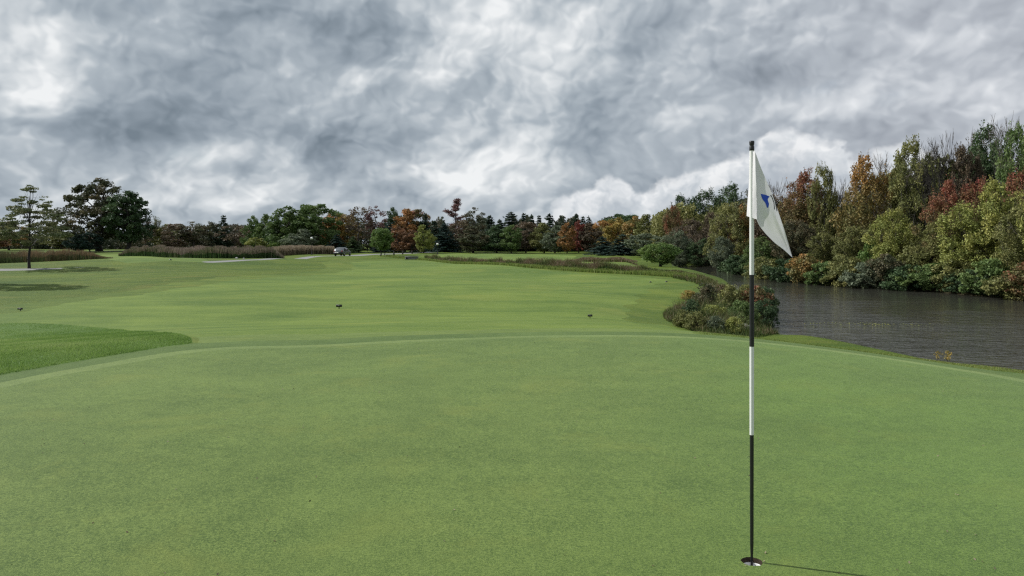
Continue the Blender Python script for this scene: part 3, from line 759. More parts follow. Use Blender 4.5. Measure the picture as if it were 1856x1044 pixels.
GF = 'trees along the far tree line'; GR = 'trees on the wooded bank across the pond'; GS = 'spruce tops showing over the far wood'
T = 'deciduous_tree'; C_ = 'conifer_tree'; B_ = 'bare_tree'
far = [
 # name, prototype, px, D, top, width, leaves, label
 (T,'far1',-28,205,388,60,'rust','rust-brown tree cut by the left edge of the view, behind the young layered tree'),
 (T,'far2',16,240,404,48,'orange_olive','orange-brown low tree glimpsed behind the young layered tree, at its left'),
 (T,'far0',84,275,425,44,'grey_green','pale grey-green tree low behind the right half of the young layered tree'),
 (T,'far3',112,262,424,48,'olive','low olive tree in the gap between the young layered tree and the broad oak'),
 (T,'bigoak',180,222,324,122,'oak_brown','broad dark oak with a tall knobbly top and sky gaps, largest tree at the left'),
 (T,'bigoak2',232,216,344,80,'dark_green','dark narrow-stemmed oak whose crown merges into the broad oak from the right'),
 (T,'far0',140,214,424,32,'blue_conifer','small blue-dark round tree left of the broad oak trunk, farther from the trunk'),
 (T,'far2',163,214,420,34,'blue_conifer','small blue-dark round tree touching the left of the broad oak trunk'),
 (T,'far1',203,285,424,36,'red','reddish low tree seen far off between the two dark oak trunks'),
 (T,'thin0',263,232,391,34,'brown','slim brown thin-leaved tree just right of the two dark oaks'),
 (B_,'bareleaf',283,236,389,26,'olive','spindly near-bare tree poking above the line, right of the slim brown tree'),
 (T,'far3',300,236,406,38,'olive','olive column-shaped tree left of the row of low brown trees'),
 (T,'far2',322,224,404,44,'brown','leftmost round brown tree of the low row above the mauve reeds'),
 (T,'thin1',352,222,401,54,'oak_brown','wide brown-green thin tree with sky showing through, above the mauve reeds'),
 (T,'far1',384,226,402,42,'oak_brown','brown-green tree left of the dark spiky tree above the reeds'),
 (C_,'con2',405,224,390,26,'conifer','dark spiky conifer alone among the brown trees above the reeds'),
 (T,'thin0',424,222,403,42,'brown','dull brown thin tree just right of the dark spiky conifer'),
 (T,'far2',446,230,412,36,'brown','low brown tree left of the paired slim green trees'),
 (T,'far3',460,216,391,30,'mid_green','left one of two slim green trees, left of the great green mass'),
 (T,'far0',479,214,387,30,'mid_green','right one of two slim green trees, with a rounded double top'),
 (T,'far1',463,190,430,36,'yellow_green','low bright yellow-green tree in front of the two slim green trees'),
 (T,'far3',497,206,402,36,'dark_green','dark shoulder tree on the left flank of the great green mass'),
 (T,'far1',520,202,374,62,'mid_green','left round crown of the great green mass near the lamp post'),
 (T,'far0',548,208,370,56,'mid_green','middle crown of the great green mass, behind its neighbours'),
 (T,'far2',575,203,367,60,'mid_green','tallest, right-hand crown of the great green mass near the lamp post'),
 (T,'far0',545,188,415,50,'grey_green','grey-green lower tree in front of the great green mass'),
 (T,'far1',601,212,383,40,'orange_olive','orange-tinged tree on the right flank of the great green mass'),
 (T,'far2',622,214,386,44,'gold','golden-orange round tree behind and above the silver car'),
 (T,'thin0',650,207,368,44,'brown','tall grey-brown half-bare tree behind the round green maple, left'),
 (T,'thin1',681,210,372,42,'purple','tall plum-brown half-bare tree directly above the round green maple'),
 (C_,'con1',610,196,424,36,'blue_conifer','low blue-dark conifer beside the road just left of the silver car'),
 (C_,'con0',640,194,428,26,'dark_green','small dark conifer just right of the silver car'),
 (T,'far3',713,216,376,32,'dark_green','dark-green-topped tree left of the orange crowns'),
 (T,'far0',734,212,378,44,'orange','orange crown tree left of the red-tipped one'),
 (T,'far2',754,215,377,42,'red_olive','red-tipped orange tree highest on the right of the orange crowns'),
 (C_,'con1',770,210,386,34,'conifer','dark pointed conifer at the right end of the orange crowns'),
 (C_,'con1',705,203,402,46,'blue_conifer','blue-dark conifer behind the right shoulder of the round green maple'),
 (T,'far1',722,192,411,36,'rust','pinkish rust tree just right of the round green maple'),
 (T,'far3',745,190,416,32,'rust','shorter rust-orange tree left of the yellow-green one'),
 (T,'far0',768,186,407,30,'yellow_green','slim yellow-green tree right of the rust trees and left of the dark conifers'),
 (C_,'con0',788,206,400,34,'conifer','dark conifer left of the tall plum-coloured fan tree'),
 (C_,'con2',806,200,404,36,'blue_conifer','blue-dark conifer at the foot of the tall plum-coloured fan tree'),
 (T,'fan',826,212,363,44,'purple','tall plum-coloured tree with fan-like tiers leaning left, standing over the wood'),
 (T,'far2',834,206,398,30,'brown','brown tree below the tall plum-coloured fan tree'),
 (T,'thin1',857,204,375,44,'oak_brown','tall brown-green oak right of the plum-coloured fan tree'),
 (T,'far0',858,196,410,50,'oak_brown','broad brown-green tree at the foot of the tall oak by the fan tree'),
 (C_,'pine0',888,216,390,34,'conifer','dark layered pine right of the tall brown-green oak'),
 (C_,'con0',905,220,397,30,'conifer','dark spire just left of the tallest broad pine above the second fairway'),
 (C_,'pine1',927,222,383,40,'conifer','tallest broad dark pine above the second fairway'),
 (C_,'con2',949,226,386,22,'conifer','thin dark spire right of the tallest broad pine'),
 (C_,'con0',963,224,388,28,'conifer','dark spire above the red-brown rounded tree of the far wood'),
 (C_,'con2',977,226,390,22,'conifer','thin dark spire between the red-brown tree and the olive tree'),
 (C_,'pine0',996,222,387,32,'conifer','dark ragged pine above the olive tree of the far wood'),
 (C_,'con1',1018,226,391,26,'conifer','dark spire above the narrow orange tree, at its left'),
 (C_,'con0',1044,224,386,26,'conifer','tall dark double-looking spire directly above the crimson tree'),
 (C_,'con2',1057,228,392,22,'conifer','thin dark spire right of the crimson tree'),
 (C_,'con1',1067,224,391,28,'conifer','last dark spire before the wood slopes up to the right'),
 (T,'far1',900,196,408,46,'dark_green','broad dark green tree at the back of the second fairway, left end'),
 (T,'far3',927,192,408,36,'mid_green','mid green column-shaped tree left of the red-brown rounded tree'),
 (T,'far2',953,200,400,38,'brown','red-brown rounded tree in the middle of the dark far wood'),
 (T,'far0',986,196,403,40,'olive','olive rounded tree right of the red-brown one in the far wood'),
 (T,'far0',1006,190,408,38,'grey_green','grey-green tree between the olive tree and the narrow orange tree'),
 (T,'far3',1028,186,404,28,'orange','narrow orange tree standing bright against the dark far wood'),
 (T,'far1',1049,194,399,24,'red','crimson tree under the tall double-looking spire'),
 (T,'far0',1072,192,404,40,'brown','brown tree right of the crimson tree'),
 (T,'far2',1095,196,398,44,'orange_olive','tawny rounded tree on the slope right of the last spire'),
 (C_,'con1',1092,160,428,44,'blue_conifer','broad low blue-dark conifer at the wood edge, left of its twin'),
 (C_,'con0',1128,156,424,48,'blue_conifer','broad low blue-dark conifer at the wood edge, right of its twin'),
 (T,'far1',1120,186,394,46,'gold','golden tree on the slope above the low blue-dark conifers'),
 (T,'far2',1128,205,386,60,'dark_green','dark green crown topping the slope behind the golden tree'),
 (T,'far3',1150,176,392,40,'orange_olive','orange-olive tree right of the golden tree on the slope'),
 (T,'far0',1176,168,388,44,'olive','olive tree above the spreading shore tree, at its left'),
 (T,'far1',1205,166,381,42,'dark_green','dark pointed-topped green tree directly above the spreading shore tree'),
 (T,'far2',1168,142,422,52,'grey_green','grey-green willow-like tree behind the left side of the spreading shore tree'),
 (T,'near2',1236,150,353,64,'dark_green','leftmost great dark green crown of the rising hill of trees'),
 (T,'near4',1282,152,344,70,'dark_green','middle great dark green crown of the rising hill of trees'),
 (T,'near2',1328,150,331,74,'dark_green','highest great dark green crown, just left of the flag'),
 (T,'near1',1222,140,372,40,'red_olive','reddish-olive tree below the leftmost great dark green crown'),
]
for nm, pr, px, D, top, w, mt, lb in far:
    place(nm, P_[pr], px, D, top, w*({'c': 1.5, 'p': 1.6}.get(pr[0], 1.3) if 'bigoak' not in pr and pr != 'fan' else 1.0), mt, lb, 'tree', GS if 'spire' in lb else GF)

bank = [
 (T,'near0',1252,128,398,60,'brown','brown tree low on the pond bend, below the middle great green crown'),
 (T,'near4',1232,119,418,60,'grey_green','grey-green willow-like tree at the head of the pond'),
 (T,'near2',1270,116,432,48,'dark_green','dark green tree overhanging the head of the pond'),
 (T,'near1',1288,122,384,52,'brown','brown half-turned tree left of the tall olive one by the flag'),
 (T,'near0',1318,104,372,62,'olive','tall olive tree at the bank, first tree left of the flag'),
 (T,'near3',1350,106,368,60,'orange_olive','olive-orange tree on the bank hidden partly by the flagstick'),
 (T,'near1',1306,97,428,44,'grey_green','low grey-green tree leaning over the water, left of the flagstick'),
 (B_,'bare0',1382,100,326,44,None,'bare grey tree showing its twigs above the left side of the flag'),
 (B_,'bare1',1412,98,322,50,None,'bare grey tree showing its twigs just right of the flag'),
 (T,'near1',1406,94,352,70,'brown','brown tree behind the lower flag'),
 (T,'near0',1364,112,341,66,'oak_brown','brown-green tree rising behind the top of the white pole band'),
 (T,'near2',1385,86,428,60,'mid_green','green bushy tree over the water behind the flagstick'),
 (T,'neargrad1',1462,84,303,76,'red_olive','tall maple with a crimson top, right of the flag'),
 (T,'near0',1494,82,300,44,'olive','tall olive tree touching the crimson-topped maple on its right'),
 (T,'near1',1440,80,398,62,'oak_brown','brownish tree at the foot of the crimson-topped maple'),
 (B_,'bare2',1520,84,312,38,None,'slim bare tree in the gap left of the orange tree'),
 (B_,'bare0',1538,88,320,40,None,'slim bare tree close behind the left edge of the orange tree'),
 (T,'near3',1500,76,420,58,'olive','olive tree at the water under the two slim bare trees'),
 (T,'neargrad0',1566,74,285,74,'orange_olive','tall tapering orange tree between the bare trees'),
 (T,'near1',1548,70,410,56,'olive','yellow-green tree at the foot of the tall orange tree'),
 (B_,'bare1',1598,76,268,50,None,'bare tree with fine grey twigs right of the tall orange tree'),
 (B_,'bare2',1620,80,262,44,None,'bare tree standing behind the left side of the tall olive crown'),
 (T,'near0',1642,72,254,72,'olive','tall olive crown highest in the middle of the right bank'),
 (T,'neargrad1',1672,74,285,50,'oak_brown','brown-tipped tree right of the tall olive crown'),
 (T,'near4',1622,64,378,76,'yellow_green','yellow-green maple below the tall olive crown'),
 (B_,'limb',1698,63,262,96,None,'dark-limbed bare tree with a long crooked branch over the maples'),
 (B_,'bare0',1700,72,236,70,None,'tall bare tree topping the bank left of the dark green heights'),
 (B_,'bare2',1742,74,228,58,None,'bare tree right of the tall bare one, before the dark green heights'),
 (T,'near1',1742,70,262,60,'brown','brown thin-topped tree behind the red-flecked maples'),
 (T,'near2',1795,72,222,90,'dark_green','tall dark green tree on the heights at the right, left of its twin'),
 (B_,'bare1',1826,68,202,70,None,'highest bare twiggy crown at the right edge of the view'),
 (T,'near0',1850,66,226,76,'mid_green','tall dark green tree at the right edge of the view, right of its twin'),
 (T,'neargrad0',1716,60,330,60,'red_olive','maple flecked with red on top, left of the great yellow-green maple'),
 (T,'neargrad1',1772,62,318,66,'red_olive','red-orange tree showing behind the great yellow-green maple'),
 (T,'near4',1748,57,368,92,'yellow_green','great yellow-green maple in the front row of the right bank'),
 (T,'near2',1812,55,322,92,'yellow_green','second great yellow-green maple, nearest the right edge of the view'),
 (T,'neargrad1',1858,60,296,70,'red_olive','red-tipped tree cut by the right edge of the view'),
 (T,'near1',1690,60,402,62,'olive','olive tree between the two yellow-green maples at mid bank'),
 (B_,'bareleaf',1480,90,316,60,'olive','thin-leaved tree seen between the crimson-topped maple and the slim bare trees'),
 (B_,'bare1',1664,78,246,56,None,'bare twiggy tree rising right of the tall olive crown'),
 (B_,'bareleaf',1768,76,232,64,'brown','brown near-bare tree on the heights left of the tall dark green tree'),
 (B_,'bare2',1580,84,292,48,None,'bare tree hemming the right side of the tall orange tree'),
 (T,'near3',1860,51,372,80,'olive','olive tree at the water, cut by the right edge of the view'),
]
for nm, pr, px, D, top, w, mt, lb in bank:
    place(nm, P_[pr], px, D, top, w*(1.2 if nm == B_ else 1.25), mt, lb, 'tree', GR)
r_ = np.random.default_rng(77); n_ = 170
fx = r_.normal(0, 1, n_)*1.5; fy = r_.normal(0, .38, n_)-.12*fx
C_w = np.stack([17.0+fx, 34.5+fy, np.full(n_, WZ+.012)], 1)
me = leaf_mesh('floating_weed', leaf_arrays(r_, C_w, np.tile([0, 0, 9.0], (n_, 1)), .05), r_.uniform(0, 1, n_)); me.materials.append(LM['yellow_green'])
tag(link('floating_weed', me), 'thin yellowish raft of floating weed on the pond right of the clump', 'pond weed', None, 'stuff')
# three more beyond the right edge, so that the bank goes on
for px, D, top, mt in ((1930,50,300,'yellow_green'),(2010,46,260,'olive'),(2090,44,290,'rust')):
    place(T, P_['near4'], px, D, top, 130, mt, 'tree of the wooded bank beyond the right edge of the view', 'tree', GR)

# bushes along the far shore: centre line px, distance behind the shore
shrubs = [
 ('bush0',1340,91,462,52,'dark_green','dark green bush on the far shore, first left of the flagstick'),
 ('bush2',1388,80,466,60,'olive','olive bush on the far shore directly right of the flagstick'),
 ('bush1',1425,74,470,56,'dark_green','dark green bush on the far shore under the tip of the flag'),
 ('bush3',1460,71,462,54,'orange_olive','tawny bush on the far shore right of the flag tip'),
 ('bush0',1498,68.5,474,56,'mid_green','mid green bush on the far shore, right of the tawny one'),
 ('bush2',1532,66.5,462,62,'olive','olive bush on the far shore below the tall orange tree'),
 ('bush1',1568,64.5,476,60,'grey_green','grey-green bush at the water below the tall orange tree'),
 ('bush0',1578,67.5,440,40,'bright_green','bright green rounded bush above the water, alone of its colour'),
 ('bush3',1606,63.2,462,60,'oak_brown','brownish bush right of the bright green one'),
 ('bush2',1644,61.5,480,66,'dark_green','dark green bush hanging over the water at mid bank'),
 ('bush0',1660,63,446,60,'olive','olive bush above the dark green one at mid bank'),
 ('bush1',1690,59.8,478,68,'mid_green','mid green bush over the water, below the great yellow-green maple'),
 ('bush3',1728,58,470,70,'olive','olive bush over the water below the great yellow-green maple'),
 ('bush2',1764,56.2,488,70,'dark_green','dark bush in the shade below the maples, right of the olive one'),
 ('bush0',1800,54,468,78,'mid_green','large green bush over the water near the right edge of the view'),
 ('bush1',1836,52,492,72,'olive','olive bush over the water at the right edge of the view'),
 ('bush3',1868,50.5,478,76,'red_olive','red-flecked bush cut by the right edge of the view'),
]
for pr, px, D, top, w, mt, lb in shrubs:
    place('bush', P_[pr], px, D-2.2, top, w*1.25, mt, lb, 'bush', 'bushes along the far shore of the pond')

# single trees in the open
place('young_tree', P_['young'], 53, 78, 334, 150, 'young', 'young tree with flat layered branches and a clear dark trunk beside the left path', 'tree')
place('maple_tree', P_['maple'], 690, 143, 414, 44, 'bright_green', 'small round green maple standing alone on the grass near the silver car', 'tree')
place('deciduous_tree', P_['maple'], 697, 158, 424, 30, 'dark_green', 'slim dark tree close behind the small round green maple', 'tree')
place('shore_tree', P_['shore'], 1197, 92, 441, 82, 'bright_green', 'low spreading green tree forked at the base, at the near end of the pond', 'tree')
place('deciduous_tree', P_['far1'], -190, 51, 190, 190, 'mid_green', 'tree outside the left edge of the view, shading the rough', 'tree')

# the clump of shrubs by the near shore
clump = [
 ('weedbush0',1236,29.3,548,36,'olive','olive leafy plant at the left front of the pond-side clump'),
 ('weedbush1',1262,28.6,552,44,'olive','olive seedy plant at the front of the pond-side clump'),
 ('weedbush0',1296,28.2,560,42,'grey_green','grey-green plant at the front of the clump, right of the seedy one'),
 ('weedbush1',1330,28.0,562,36,'yellow_green','yellowish plant at the front of the clump left of the flagstick'),
 ('weedbush1',1348,29.4,574,26,'pale_leaf','pale whitish-leaved plant at the foot of the clump beside the flagstick'),
 ('weedbush0',1252,32,530,44,'dark_green','dark upright plant on the left flank of the pond-side clump'),
 ('bush1',1290,32.5,540,56,'yellow_green','yellow-green low bush in the middle of the pond-side clump'),
 ('bush0',1346,31.6,532,62,'mid_green','dark green bush at the waterside of the clump, behind the flagstick'),
 ('bush2',1384,33.5,536,48,'dark_green','dark rounded bush at the right waterside end of the clump'),
 ('bush3',1372,36,514,62,'red_olive','red-flecked bush on the right of the pond-side clump'),
 ('weedbush1',1324,36,512,56,'olive','olive plant in the centre back of the pond-side clump'),
 ('weedbush0',1280,37,508,54,'oak_brown','brown-tinged weedy plant at the back left of the pond-side clump'),
 ('weedbush0',1312,40,508,52,'weed','brownish tall weeds along the back of the clump'),
 ('bush1',1352,41,510,48,'olive','olive bush at the back of the clump seen left of the flagstick'),
 ('bush0',1388,40,514,40,'dark_green','dark green bush at the back right of the clump'),
 ('weedbush1',1248,41,520,30,'gold','small gold-tinged plant at the back left corner of the clump'),
]
LM['weed'] = RM['weed']
for pr, px, D, top, w, mt, lb in clump:
    place('shrub', P_[pr], px, D+0.4, top+(13 if D < 33 else 6), w*1.08, mt, lb, 'shrub', 'shrubs of the pond-side clump')
place('seedling', P_['seed'], 1717, 12.2, 637, 22, 'gold', 'larger of two yellow-leaved seedlings on the near pond edge', 'plant', 'yellow seedlings at the pond edge')
place('seedling', P_['seed'], 1699, 12.6, 637, 12, 'gold', 'smaller of two yellow-leaved seedlings, left on the near pond edge', 'plant', 'yellow seedlings at the pond edge')

# ------------------------------------------------------------------ blades: reeds, weeds, long grass (uncountable)
def blades(name, X, Y, h, w, mat, seed, bend=0.25, tintgrad=None, label=None, cat='grass', plume=0.0, tv=None):
    rng = np.random.default_rng(seed); n = len(X)
    Z = terrain(X, Y)
    if tv is None: tv = np.zeros(n)
    ok = Z > WZ-0.15; tv = tv[ok]; X, Y, Z = X[ok], Y[ok], Z[ok]; h = h[ok] if hasattr(h, '__len__') else np.full(len(X), h); n = len(X)
    th = rng.uniform(0, 2*PI, n); dx, dy = np.cos(th), np.sin(th)
    bt = rng.uniform(0, 2*PI, n); bl = h*bend*rng.uniform(.2, 1.3, n)
    bx, by = np.cos(bt)*bl, np.sin(bt)*bl
    w = w*rng.uniform(.6, 1.4, n)
    B = np.stack([X, Y, Z-0.01], 1); Dv = np.stack([dx*w, dy*w, 0*w], 1)
    mid = B+np.stack([bx*.3, by*.3, h*.55], 1); tip = B+np.stack([bx, by, h], 1)
    V = np.stack([B-Dv, B+Dv, mid+Dv*.8, mid-Dv*.8, tip+Dv*(.12+plume), tip-Dv*(.12+plume)], 1).reshape(-1, 3)
    i = np.arange(n)[:, None]*6
    loops = np.concatenate([i+np.array([[0, 1, 2, 3]]), i+np.array([[3, 2, 4, 5]])], 1).ravel()
    t = np.clip(rng.normal(.45, .17, n)+tv, 0, 1)
    lo, hi = tintgrad if tintgrad else (0, 0)
    tint = np.stack([np.clip(t+lo, 0, 1), np.clip(t+hi, 0, 1)], 1).ravel()
    me = np_mesh(name, V, loops, np.full(2*n, 4), [RM[mat]], False, tint)
    o = link(name, me); tag(o, label, cat, None, 'stuff')
    return o

rng = np.random.default_rng(5)
def strip(n, pts, seed, clump=0.5):
    """random ground points in a band given as (px, D front, D back)"""
    r = np.random.default_rng(seed)
    pts = np.array(pts, float)
    px = r.uniform(pts[0, 0], pts[-1, 0], n)
    a = np.interp(px, pts[:, 0], pts[:, 1]); b = np.interp(px, pts[:, 0], pts[:, 2])
    D = a+(b-a)*r.uniform(0, 1, n)
    X = (px-CX)/F*D
    lump = 0.5+0.5*np.sin(X*1.1+np.sin(D*.9))*np.sin(D*.8+X*.37)
    lump2 = 0.5+0.5*np.sin(X*3.1+D*1.7+2*np.sin(X*.9))
    k = r.uniform(0, 1, n) < (1-clump)+clump*(lump*.6+lump2*.4)
    return X[k], D[k], lump[k]*.6+lump2[k]*.4
X, Y, l = strip(9000, [(-40,90,106),(60,90,106),(130,92,106),(205,98,106)], 1)
blades('cattails', X, Y, (0.75+0.95*l)*np.clip((205-(X/Y*F+CX))/60, .2, 1), .03, 'cattail', 1, .25, (-.25, .2), tv=-.5*np.clip(1-(X/Y*F+CX)/50, 0, 1)+.5*(l-.5), label='rusty brown cattails behind the young layered tree and the left path')
X, Y, l = strip(30000, [(215,158,166),(260,150,166),(330,136,160),(400,129,150),(515,132,150)], 2, .65)
blades('reeds', X, Y, (1.15+1.1*l+.35*np.sin(X*.5)*np.sin(Y*.4+X*.21))*np.clip(np.minimum((X/Y*F+CX)-212, 520-(X/Y*F+CX))/26, .25, 1), .045, 'reed_mauve', 2, .22, (-.42, .3), tv=.5*(l-.5)+.3*np.sin(X*.37)*np.sin(X*.11+2), label='mauve-topped reed bed with green feet along the left of the road', plume=.5)
X, Y, l = strip(10000, [(498,157,172),(560,166,178),(608,174,184)], 3)
blades('reeds', X, Y, (1.35+.75*l)*np.clip((616-(X/Y*F+CX))/14, .3, 1), .045, 'reed_tan', 3, .2, (-.15, .25), tv=.5*(l-.5), label='pale tan reed bed behind the lamp post and the road', plume=.5)
X, Y, l = strip(30000, [(770,128,134),(800,112,126),(870,94,106),(950,83,94),(1060,74,84),(1160,67.5,76),(1215,64,72),(1262,60,66)], 4, .75)
blades('weeds', X, Y, (0.16+1.0*l**1.6)*(1-.62*np.clip((X/Y*F+CX-1120)/80, 0, 1)), .03, 'weed', 4, .5, (-.3, .2), tv=.9*(np.sin(X*.9+Y*.7)*np.sin(Y*1.1-X*.5))*.4-.08-.08-.3*np.clip((X/Y*F+CX-1120)/80, 0, 1), label='ragged red-brown weeds in a long strip between the two fairways')
X, Y, l = strip(14000, [(700,139,144),(800,110,114),(870,92,96),(950,81,85),(1060,72,76),(1160,65.5,69),(1262,58,61)], 44, .3)
blades('long_grass', X, Y, 0.22+0.25*l, .03, 'bankgrass', 44, .4, None, 'long green-yellow grass along the near edge of the weed strip')
X, Y, l = strip(9000, [(1030,118,126),(1090,112,122),(1155,104,114)], 6, .6)
blades('weeds', X, Y, (0.2+0.65*l)*np.clip(np.minimum((X/Y*F+CX)-1028, 1156-(X/Y*F+CX))/30, .2, 1), .04, 'weed', 6, .4, (-.2, .15), tv=.4*(l-.5), label='brown weed patch on the second fairway before the blue-dark conifers')
r = np.random.default_rng(7); th_ = r.uniform(0, 2*PI, 30000); q_ = np.sqrt(r.uniform(0, 1, 30000))
cl_c, cl_a, cl_b = (10.4, 34.3), 7.6, 2.5
Y = cl_c[1]+q_*np.cos(th_)*cl_a; X = cl_c[0]+(Y-cl_c[1])*.27+q_*np.sin(th_)*cl_b*(1+.15*np.sin(th_*3))-.5
blades('clump_grass', X, Y, (.16+.62*(1-q_**3)*(.55+.45*np.sin(X*2.9)*np.sin(Y*1.9)))*(.45+.7*r.uniform(0, 1, len(X))**2+.75*(r.uniform(0, 1, len(X)) < .10)), .011, 'weed', 7, .6, (-.35, .1), tv=.4*np.sin(X*1.7)*np.sin(Y*1.3)-.28, label='tangled brown and olive grass filling the pond-side clump')
X, Y, l = strip(2200, [(1300,48,60),(1220,60,70)][::-1], 8, .4)
blades('shore_reeds', X, Y, 0.14+0.34*l, .03, 'weed', 8, .5, (-.2, .1), tv=np.full(len(X), -.22), label='brown waterside weeds beyond the pond-side clump')
# long grass of the near rough
def in_poly(n, poly, seed, box, dens=None):
    r = np.random.default_rng(seed)
    X = r.uniform(box[0], box[1], n); Y = r.uniform(box[2], box[3], n)
    k = sd_poly(X, Y, poly) < -0.01
    return X[k], Y[k]
r = np.random.default_rng(9); n = 420000
Y = np.exp(r.uniform(math.log(7), math.log(27), n)); X = (r.uniform(-480, 352, n)-CX)/F*Y
k = (sd_poly(X, Y, ROUGHN) < -0.01) & (sd_poly(X, Y, GREEN) > 0)
X, Y = X[k], Y[k]
hh = 0.045+0.02*np.random.default_rng(3).uniform(0, 1, len(X))
hh = hh*(.6+.5*(0.5+.5*np.sin(X*2.3+Y)*np.sin(Y*1.9-X*.6)))
blades('long_grass', X, Y, hh*.8, .0026, 'grass', 9, .7, (-.12, .12), 'thick rough grass on the mound left of the putting green', tv=.3*np.sin(X*1.1+.5)*np.sin(Y*.9)+.12*np.sin(X*4.1)*np.sin(Y*3.3))
r = np.random.default_rng(12)
n = 120000
n = 300000; Y = np.exp(r.uniform(math.log(5), math.log(31), n)); X = (r.uniform(1090, 2300, n)-CX)/F*Y
k = (X < 15) & (sd_poly(X, Y, GREEN) > FRINGE_SIDE*1.02) & (sd_poly(X, Y, FAIR) > 0)
blades('bank_grass', X[k], Y[k], .008+.022*r.uniform(0, 1, k.sum()), .005, 'bankgrass', 12, .6, (-.1, .1), 'long grass on the near bank between the putting green and the pond', tv=np.full(k.sum(), -.15)+.25*np.sin(X[k]*1.1)*np.sin(Y[k]*.7))

r = np.random.default_rng(31); n = 260
Y = np.exp(r.uniform(math.log(3.4), math.log(12), n)); X = (r.uniform(-40, 1890, n)-CX)/F*Y
k = sd_poly(X, Y, GREEN) < -.4; X, Y = X[k], Y[k]
C = np.stack([X, Y, terrain(X, Y)+.004], 1)
me = leaf_mesh('clippings', leaf_arrays(r, C, np.tile([0, 0, 1.6], (len(C), 1)), .0075, .5), np.where(r.uniform(0, 1, len(C)) < .3, .05, r.uniform(.6, 1, len(C))))
me.materials.append(RM['reed_tan']); tag(link('clippings', me), 'pale clippings and leaf specks scattered over the putting green', 'clippings', None, 'stuff')

# far-off wood that closes the view behind the single trees
def wood(name, band, n, hlo, hhi, mats, seed, label, ls=.45):
    r = np.random.default_rng(seed); b = np.array(band, float)
    px = r.uniform(b[0, 0], b[-1, 0], n); D = np.interp(px, b[:, 0], b[:, 1])+r.uniform(0, 1, n)*np.interp(px, b[:, 0], b[:, 2])
    X = (px-CX)/F*D; Z0 = np.maximum(terrain(X, D), WZ)
    top = np.interp(px, b[:, 0], b[:, 3]); H = EYE+(HY-top)/F*D-Z0
    H = H*(0.78+0.14*np.sin(X*.45)+0.08*np.sin(X*1.3+1)+.06*np.sin(X*2.9))
    Zr = Z0+H*(hlo+(hhi-hlo)*r.uniform(0, 1, n)**.8)
    C = np.stack([X, D, Zr], 1)
    V = leaf_arrays(r, C, np.tile([0, -.4, .4], (n, 1)), ls)
    tint = np.clip(.5+.35*np.sin(X*.33+D*.2)+r.normal(0, .15, n), 0, 1)
    me = leaf_mesh(name, V, tint); me.materials.append(mats)
    o = link(name, me); tag(o, label, 'wood', None, 'stuff'); return o
wood('far_wood', [(-160,270,30,424),(250,262,30,420),(330,246,26,408),(480,240,24,402),(620,236,20,392),(780,232,20,396),(900,226,16,390),(1080,222,16,390),(1160,196,18,388),(1240,170,20,382)], 90000, 0, 1, LM['wood'], 21, 'dark far-off wood closing the view behind the single trees', .42)
wood('bank_wood', [(1180,146,10,388),(1230,144,10,362),(1280,140,10,346),(1340,126,10,336),(1420,104,8,336),(1520,88,8,345),(1640,78,7,305),(1760,73,7,275),(2000,62,7,270)], 60000, 0, 1, LM['olive'], 22, 'dense brown-olive undergrowth between the trees across the pond', .3)
wood('bank_undergrowth', [(1300,96,7,462),(1330,89,6,472),(1400,76,6,480),(1480,68,6,482),(1600,61.5,5,484),(1700,56.8,5,490),(1860,48.8,5,495),(2000,44,5,495)], 26000, 0, 1, LM['dark_green'], 23, 'dark undergrowth at the water line across the pond', .14)

# ------------------------------------------------------------------ flagstick, flag and cup
def fpx(px, py, dy=0.0):
    D = HOLE[1]+dy
    return Vector(((px-CX)/F*D, D, EYE+(HY-py)/F*D))
fs = empty('flagstick', (HOLE[0], HOLE[1], HZ))
tag(fs, 'black and white banded flagstick with a limp white flag, standing in the hole', 'flagstick')
def hz(py): return EYE+(HY-py)/F*HOLE[1]-HZ
bands = [(-0.10,.0062,1020), ]
segs = [('black_paint',1030,1005,.0060,.0066),('black_paint',1005,985,.0066,.0088),('black_paint',985,788,.0088,.0098),('white_paint',788,628,.0104,.0108),('black_paint',628,498,.0114,.0116),('white_paint',498,272,.0112,.0104)]
g = Geo()
for mname, a, b, r0, r1 in segs:
    z0, z1 = hz(a), hz(b)
    if a == 1030: z0 = -0.12
    g.lathe([(r0, z0), (r1, z1)], 20, m=0 if 'black' in mname else 1)
g.build('pole', [M['black_paint'], M['white_paint']], fs, True)
for p in fs.children[0].data.polygons: p.use_smooth = abs(p.normal.z) < .5
g = Geo()
z0 = hz(273); k = (hz(255)-z0)
g.lathe([(.0005, z0), (.0118, z0), (.0125, z0+.12*k), (.0118, z0+.40*k), (.0100, z0+.50*k), (.0118, z0+.60*k), (.0128, z0+.85*k), (.0115, z0+.97*k), (.0005, z0+k)], 20)
g.build('finial', M['black_plastic'], fs, True)
inv = fs.matrix_world.inverted() if False else Matrix.Translation((-HOLE[0], -HOLE[1], -HZ))
def curve(P, t):
    P = np.array(P, float); d = np.concatenate([[0], np.cumsum(np.linalg.norm(np.diff(P, axis=0), axis=1))]); d /= d[-1]
    return np.array([np.interp(t, d, P[:, 0]), np.interp(t, d, P[:, 1])])
